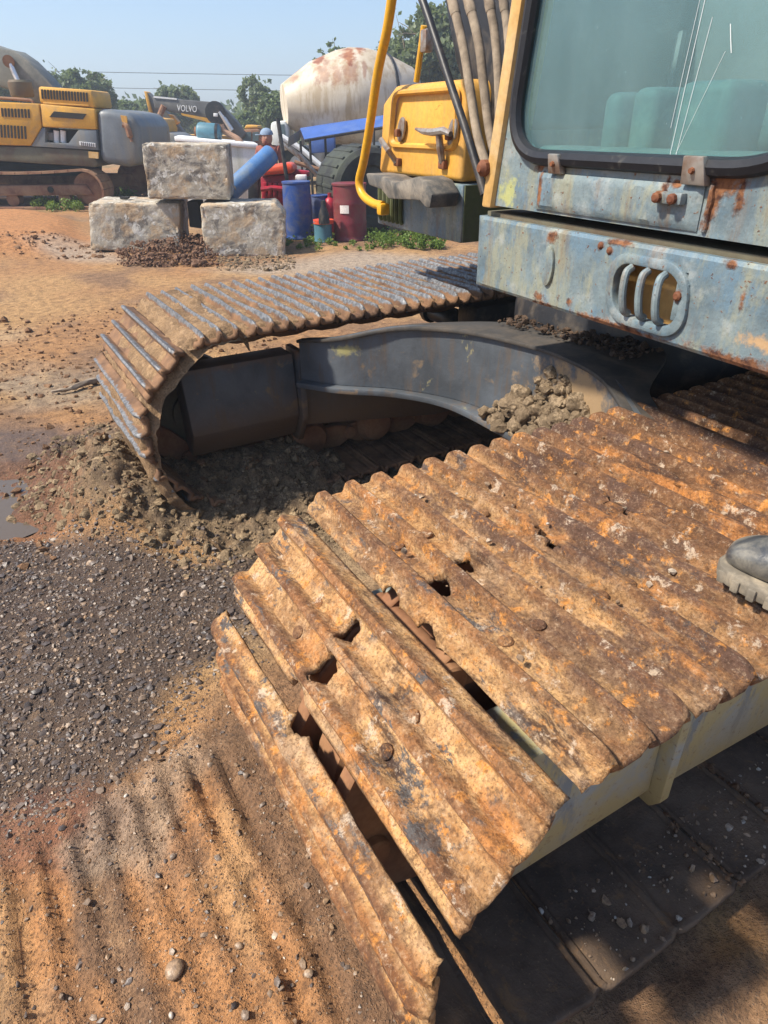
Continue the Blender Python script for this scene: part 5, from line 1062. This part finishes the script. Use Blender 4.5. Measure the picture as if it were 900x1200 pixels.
b = MB(); p = vw(380, 262, 10.35); b.lathe([(.08, .0), (.075, .12), (.04, .22), (.035, .30)], np.array([p[0], p[1], gz(p)+.26]), UZ_, 16); o = b.build('funnel', 'black'); tag(o, 'black funnel standing upside down in the paint pail', 'funnel')
tc_ = vw(425, 240, 11.7); tc_ = np.array([tc_[0], tc_[1], .60]); axT = -FV*.80-RT*.0+RT*.28; axT /= np.linalg.norm(axT)
ty = thing('tyre', 'huge old black tyre leaning behind the red drum', 'tyre', (tc_[0], tc_[1], 0))
b = MB(); b.lathe([(.33, .42), (.36, .47), (.52, .49), (.59, .44), (.61, .30), (.615, 0), (.61, -.55), (.58, -.62), (.5, -.65), (.34, -.62), (.32, -.55), (.31, .3)], tc_, axT, 48); b.build('carcass', 'tyre', ty, smooth=40)
b = MB(); b.lathe([(.34, .35), (.34, .36), (.08, .33), (.02, .33)], tc_, axT, 30); b.build('wheel_disc', 'black', ty)
for k in range(26):
    th = 2*math.pi*k/26; a = UZ_-axT*(UZ_@axT); a /= np.linalg.norm(a); c_ = np.cross(axT, a); rd = a*math.cos(th)+c_*math.sin(th); tg = np.cross(axT, rd); b = MB(); b.box(tc_+rd*.605-axT*.06, (.04, .05, .9), [rd, tg, axT]); b.build('tread_lug', 'tyre', ty, bevel=.01)
# leaning blue pipe
b = MB(); p0, p1 = vw(266, 228, 10.6), vw(318, 180, 11.2); b.tube([p0, p1], .135, 24); pp = b.build('pipe', 'blue_pipe', None, bevel=.02); tag(pp, 'blue tube leaning diagonally behind the concrete blocks', 'pipe')
b = MB(); d_ = (p1-p0)/np.linalg.norm(p1-p0); b.lathe([(.05, -.02), (.05, .02)], p0+d_*.16-FV*.13, -FV, 12); b.build('bung', 'steel', pp)
b = MB(); b.tube([p0+FV*.14-UZ_*.10, p1+FV*.14-UZ_*.13], .03, 8); b.build('side_rail', 'blue_pipe', pp)
# red engine set
re_ = thing('engine_set', 'red engine set under an orange cover beside the blue drum', 'engine', gpt(320, 262, 11.8))
slab([(302, 197), (318, 194), (338, 191), (344, 195), (344, 203), (302, 206)], 11.6, .55).build('cover', 'orange', re_, bevel=.06, seg=3)
slab([(305, 207), (343, 204), (345, 262), (308, 262)], 11.75, .45).build('engine_block', 'red', re_, bevel=.03)
for k in range(6):
    slab([(308+k*6, 214), (312.5+k*6, 214), (312.5+k*6, 231), (308+k*6, 231)], 11.68, .08).build('cooling_fin', 'red', re_, bevel=.008)
b = MB(); b.tube([vw(306, 222, 11.6), vw(320, 220, 11.6), vw(338, 222, 11.6)], .035, 8); b.build('manifold', 'red', re_)
slab([(340, 198), (362, 201), (362, 207), (340, 206)], 11.9, .2).build('air_duct', 'red', re_, bevel=.02); slab([(290, 205), (303, 203), (303, 250), (291, 250)], 11.9, .3).build('radiator', 'black', re_, bevel=.02)
b = slab([(346, 205), (359, 205), (359, 213), (346, 213)], 11.2, .12); tag(b.build('white_can', 'label', None, bevel=.02), 'pale tin standing behind the blue drum', 'tin')
b = MB(); p0, p1 = vw(325.5, 139, 11.5), vw(337, 216, 11.35); b.tube([p0, p1, np.array([p1[0]+.1, p1[1], 0])], .032, 8); b2 = b.build('steel_post', 'black'); tag(b2, 'thin black steel post rising beside the blue tube', 'post')
b = slab([(371, 202), (383, 199), (393, 206), (395, 218), (372, 222)], 13.2, .4); tag(b.build('rust_crate', 'rust_far', None, bevel=.02), 'small orange rusted box behind the tyre', 'box')
for k, (pts, mt, lb) in enumerate([([(350, 180), (372, 206), (378, 222)], 'steel', 'bent steel bar leaning among the scrap'), ([(345, 190), (365, 196), (378, 200)], 'rust_far', 'rusty bar lying across the scrap'), ([(290, 196), (303, 203), (312, 214)], 'decal', 'white rail under the blue tube')]):
    b = MB(); b.tube([vw(a, c, 12.6+.3*k) for a, c in pts], .035, 8); tag(b.build('metal_bar', mt), lb, 'bar')

# ---- person in a faded blue cap behind the tube
def person():
    v = 13.0; hd = vw(313, 160, v); f = np.array([hd[0], hd[1], 0.0]); H = hd[2]+.10; root = thing('person', 'person in faded blue cap and red shirt standing behind the blue tube, looking sideways', 'person', tuple(f))
    # one continuous body: skeleton with skin modifier
    L = lambda u_, d_, z: tuple(RT*u_+FV*d_+UZ_*z)
    J = {'pel': (0, 0, .53*H), 'chest': (0, 0, .72*H), 'neck': (0, 0, .83*H), 'head': (-.01, 0, .90*H), 'top': (-.005, 0, .985*H)}
    pts = [J['pel'], J['chest'], J['neck'], J['head'], J['top']]; rad = [.14, .16, .058, .082, .06]; ed = [(0, 1), (1, 2), (2, 3), (3, 4)]
    for s in (-1, 1):
        k = len(pts); pts += [(s*.17, 0, .80*H), (s*.22, .02, .62*H), (s*.20, -.08, .47*H), (s*.19, -.12, .41*H)]; rad += [.062, .047, .036, .03]; ed += [(1, k), (k, k+1), (k+1, k+2), (k+2, k+3)]
        k = len(pts); pts += [(s*.09, 0, .50*H), (s*.10, -.01, .27*H), (s*.10, .02, .045*H), (s*.11, -.13, .02*H)]; rad += [.085, .06, .042, .035]; ed += [(0, k), (k, k+1), (k+1, k+2), (k+2, k+3)]
    me = bpy.data.meshes.new('body'); me.from_pydata([L(*p) for p in pts], ed, []); o = bpy.data.objects.new('body', me); COL.objects.link(o); o.parent = root; me.materials.append(M['shirt'])
    sk_ = o.modifiers.new('skin', 'SKIN'); sd_ = me.skin_vertices[0].data
    for i, r_ in enumerate(rad): sd_[i].radius = (r_, r_)
    sd_[0].use_root = True; o.modifiers.new('sub', 'SUBSURF').levels = 2
    c = np.array(f)+RT*-.01+UZ_*.915*H; V, F_ = ICO3; b = MB(); b.add([c+RT*p[0]*.098+FV*p[1]*.085+UZ_*p[2]*.125 for p in V], [tuple(x) for x in F_]); fa = b.build('face', 'skin', root, smooth=80)
    b = MB(); b.tube([c-RT*.085+UZ_*.03, c-RT*.115-UZ_*.015, c-RT*.09-UZ_*.03], [.010, .018, .012], 8); b.build('nose', 'skin', fa)
    for s in (-1, 1):
        b = MB(); b.lathe([(.002, 0), (.010, .004), (.010, .012)], c-RT*.088+FV*s*.034+UZ_*.02, RT, 8); b.build('eye', 'dark', fa); b = MB(); b.add([c+RT*(.01+p[0]*.022)+FV*(s*.083+p[1]*.012)+UZ_*(p[2]*.032) for p in ICO2[0]], [tuple(x) for x in ICO2[1]]); b.build('ear', 'skin', fa)
    b = MB(); b.box(c-RT*.082-UZ_*.055, (.012, .045, .010), [RT, FV, UZ_]); b.build('mouth', 'rust', fa)
    b = MB(); b.add([c+RT*(p[0]*.113+.004)+FV*p[1]*.098+UZ_*(max(p[2], 0)*.105+.045) for p in V], [tuple(x) for x in F_]); cp = b.build('cap', 'cap_blue', root, smooth=60)
    b = MB(); b.prism([c+UZ_*.045+RT*(-.08-.11*math.cos(t))+FV*.075*math.sin(t) for t in np.linspace(-1.5, 1.5, 12)], UZ_*.012); b.build('cap_brim', 'cap_blue', cp)
    b = MB(); b.lathe([(.15, 0), (.155, .03), (.12, .05)], np.array(f)+UZ_*.50*H, UZ_, 16); b.build('trouser_waist', 'trouser', root)
person()

# ---- weeds
def leaves(name, C0, S0, mat, n, size, parent=None, up=.3, sun=None):
    """n leaf quads around centres C0 (k,3) with radii S0 (k,3)"""
    k = rng.integers(0, len(C0), n); d = rng.normal(size=(n, 3)); d /= np.linalg.norm(d, axis=1)[:, None]; rr = rng.random(n)**.45
    P = C0[k]+d*S0[k]*rr[:, None]; R = rots(n); sz = size*rng.uniform(.6, 1.4, n); q = np.array([(-.5, 0, 0), (0, -.32, .06), (.5, 0, 0), (0, .32, .06)])
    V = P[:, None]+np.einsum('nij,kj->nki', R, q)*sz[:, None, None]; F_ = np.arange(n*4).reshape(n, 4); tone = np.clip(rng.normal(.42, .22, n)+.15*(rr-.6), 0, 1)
    return np_mesh(name, V.reshape(-1, 3), F_, mat, parent, 0, {'tone': ('FLOAT', 'POINT', np.repeat(tone, 4))})
def weeds(pxs, pys, k, hgt, n, size, label):
    C0 = []; S0 = []
    for _ in range(k):
        p = onz(rng.uniform(*pxs), rng.uniform(*pys)); h_ = hgt*rng.uniform(.4, 1.1); C0.append((p[0], p[1], gz(p)+h_*.45)); S0.append((h_*.6, h_*.6, h_*.5))
    tag(leaves('weeds', np.array(C0), np.array(S0), 'weed', n, size), label, 'weeds', None, 'stuff')
weeds((432, 520), (276, 294), 46, .20, 5200, .036, 'bright green weeds below the yellow toolbox')
weeds((335, 440), (280, 296), 30, .10, 1500, .03, 'low weeds at the foot of the drums')
weeds((345, 372), (262, 280), 5, .28, 420, .035, 'spindly weed against the blue drum'); weeds((120, 165), (222, 236), 26, .30, 3000, .05, 'green weeds beside the tracks of the large excavator')
weeds((45, 95), (238, 248), 18, .28, 2000, .05, 'weeds growing against the muddy track frame'); weeds((420, 452), (205, 225), 8, .9, 1600, .07, 'shrubby weed before the mixer chassis'); weeds((-60, 30), (205, 215), 9, .8, 1600, .07, 'scrub behind the large excavator tracks')

# ---- trees
def tree(px, ptop, pw, v, label, n=5200, mat='leaf', sparse=False, lean=0., name='tree'):
    base = vw(px, 150, v); base[2] = 0; top = vw(px, ptop, v)[2]; rad = pw/2*(v*.87)/FPX; root = thing(name, label, 'tree', tuple(base), 'trees beyond the yard')
    cr_h = min(top*.62, rad*2.1); cz = top-cr_h/2; b = MB(); tp = base+UZ_*(cz+.15*cr_h)+RT*lean; b.tube(spline([base, base+UZ_*cz*.5+RT*(lean*.3+.1), tp], 5), list(np.linspace(.03*top, .010*top, 11)), 8)
    C0 = []; S0 = []; nb_ = 7 if sparse else 14
    for k in range(nb_):
        th = rng.uniform(0, 6.28); ph = rng.uniform(-.8, .95); rr = rng.uniform(.35, .85); c_ = base+UZ_*(cz+ph*cr_h*.42)+RT*(lean+rad*rr*math.cos(th)*math.sqrt(1-.7*ph*ph))+FV*rad*.8*rr*math.sin(th)
        st_ = base+UZ_*(cz-cr_h*rng.uniform(.1, .45))+RT*lean*.6; b.tube([st_, (st_+c_)/2+UZ_*.12, c_], [.011*top, .007*top, .003*top], 6)
        for j in range(5 if sparse else 6):
            e_ = c_+rng.normal(size=3)*rad*(.17 if sparse else .19); s_ = rad*(rng.uniform(.08, .18) if sparse else rng.uniform(.13, .27)); C0.append(e_); S0.append((s_*1.2, s_*1.2, s_*.75)); b.tube([c_, (c_+e_)/2+UZ_*.05, e_], [.004*top, .003*top, .0015*top], 5)
    b.build('trunk', 'bark', root); NN = int(n*(3.2 if sparse else 4.2)); d_ = rng.normal(size=(NN, 3)); d_ /= np.linalg.norm(d_, axis=1)[:, None]; rr_ = rng.random(NN)**.38
    Pl = base+UZ_*cz+RT*lean+(d_*rr_[:, None])*np.array([rad, rad, cr_h*.5]); nzv = fbm(Pl*(2.2/rad)+px, 3)+.35*fbm(Pl*(6/rad)+px, 2); Pl = Pl[nzv > ((.12 if sparse else -.10)+.30*rr_**3-.05)]
    C0 = list(C0)+list(Pl); S0 = list(S0)+[(.10, .10, .08)]*len(Pl)
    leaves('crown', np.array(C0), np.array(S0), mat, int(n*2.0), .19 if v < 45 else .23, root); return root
tree(-5, 45, 80, 36, 'leafy tree rising behind the pale grey boom', 6500); tree(42, 72, 50, 39, 'smaller leafy tree showing along the top of the pale boom', 4200)
tree(108, 79, 66, 40, 'round green tree behind the yellow engine hood', 6500, 'leaf'); tree(152, 118, 40, 44, 'low tree between hood and folded boom', 3500); tree(72, 84, 48, 42, 'olive tree left of the round green tree', 3600, 'leaf2')
tree(211, 97, 52, 46, 'rounded tree standing behind the lettered boom', 6000, 'leaf2'); tree(184, 112, 36, 48, 'bushy tree left behind the lettered boom', 3000)
tree(305, 86, 48, 40, 'thin open crowned tree with sky showing through, left of the mixer drum', 1500, 'leaf2', True); tree(326, 108, 46, 36, 'dense green tree touching the left end of the mixer drum', 5200); tree(292, 132, 44, 38, 'low bushy tree behind the rusty cab', 4000)
tree(392, 49, 58, 38, 'dark tree topping the mixer drum', 2600, 'leaf', True); tree(425, 62, 44, 42, 'tree just right above the mixer drum', 3200); tree(352, 92, 40, 40, 'tree behind the upper left of the mixer drum', 2600)
tree(500, 6, 120, 30, 'tall dense tree behind the yellow toolbox', 11000, 'leaf2'); tree(458, 48, 60, 33, 'bushy tree behind the yellow handrail', 5200); tree(560, -30, 120, 34, 'tall tree behind the boom hoses', 6000)
tree(250, 128, 60, 52, 'distant tree below the lettered boom', 3500); tree(225, 135, 60, 56, 'far tree low behind the folded boom', 3000, 'leaf2')
C0 = np.array([vw(px, 138+rng.uniform(-3, 6), 62+rng.uniform(0, 8)) for px in range(-330, 1300, 16)]); C0[:, 2] = rng.uniform(.8, 2.4, len(C0)); S0 = np.tile((2.2, 2.2, 1.5), (len(C0), 1))
tag(leaves('far_wood', C0, S0, 'leaf', 15000, .55), 'distant belt of green scrub along the horizon', 'wood', None, 'stuff')

# ---- overhead wires on two poles outside the picture
wp = [vw(-700, 60, 58), vw(1500, 84, 58)]
for k, p in enumerate(wp):
    pr = thing('utility_pole', ('wooden utility pole beyond the large yellow and grey excavator', 'wooden utility pole beyond the foreground cab')[k], 'pole', (p[0], p[1], 0), 'poles of the overhead line'); b = MB(); b.tube([np.array([p[0], p[1], 0]), np.array([p[0], p[1], p[2]+.6])], [.16, .11], 10); b.build('shaft', 'bark', pr); b = MB(); b.box(np.array([p[0], p[1], p[2]]), (.12, 1.6, .12), [RT, FV, UZ_]); b.build('crossarm', 'bark', pr)
for off, dz in ((-.7, 0), (.7, -.9)):
    p0, p1 = wp[0]+FV*off+UZ_*dz, wp[1]+FV*off+UZ_*dz; zc = vw(230, 93 if dz == 0 else 100, 58)[2]; pts = []
    for t in np.linspace(0, 1, 40):
        p = p0*(1-t)+p1*t; p[2] -= 4*t*(1-t)*.9; pts.append(p)
    b = MB(); b.tube(pts, .018, 5); tag(b.build('power_line', 'dark'), 'higher of two thin power lines crossing the sky' if dz == 0 else 'lower of two thin power lines crossing the sky', 'wire', 'overhead wires')

# ---- the moist air over the yard
b = MB(); b.box((0, 60, 9), (500, 500, 24)); hz = b.build('haze', 'dark', None, smooth=0); tag(hz, 'pale humid haze over the whole yard', 'haze', None, 'stuff')
hm = bpy.data.materials.new('humid_air'); hm.use_nodes = True; hm.node_tree.nodes.clear(); ho = hm.node_tree.nodes.new('ShaderNodeOutputMaterial'); pv = hm.node_tree.nodes.new('ShaderNodeVolumePrincipled')
pv.inputs['Color'].default_value = (.78, .88, 1, 1); pv.inputs['Density'].default_value = .0035; pv.inputs['Anisotropy'].default_value = .2; hm.node_tree.links.new(pv.outputs[0], ho.inputs['Volume']); hz.data.materials.clear(); hz.data.materials.append(hm)
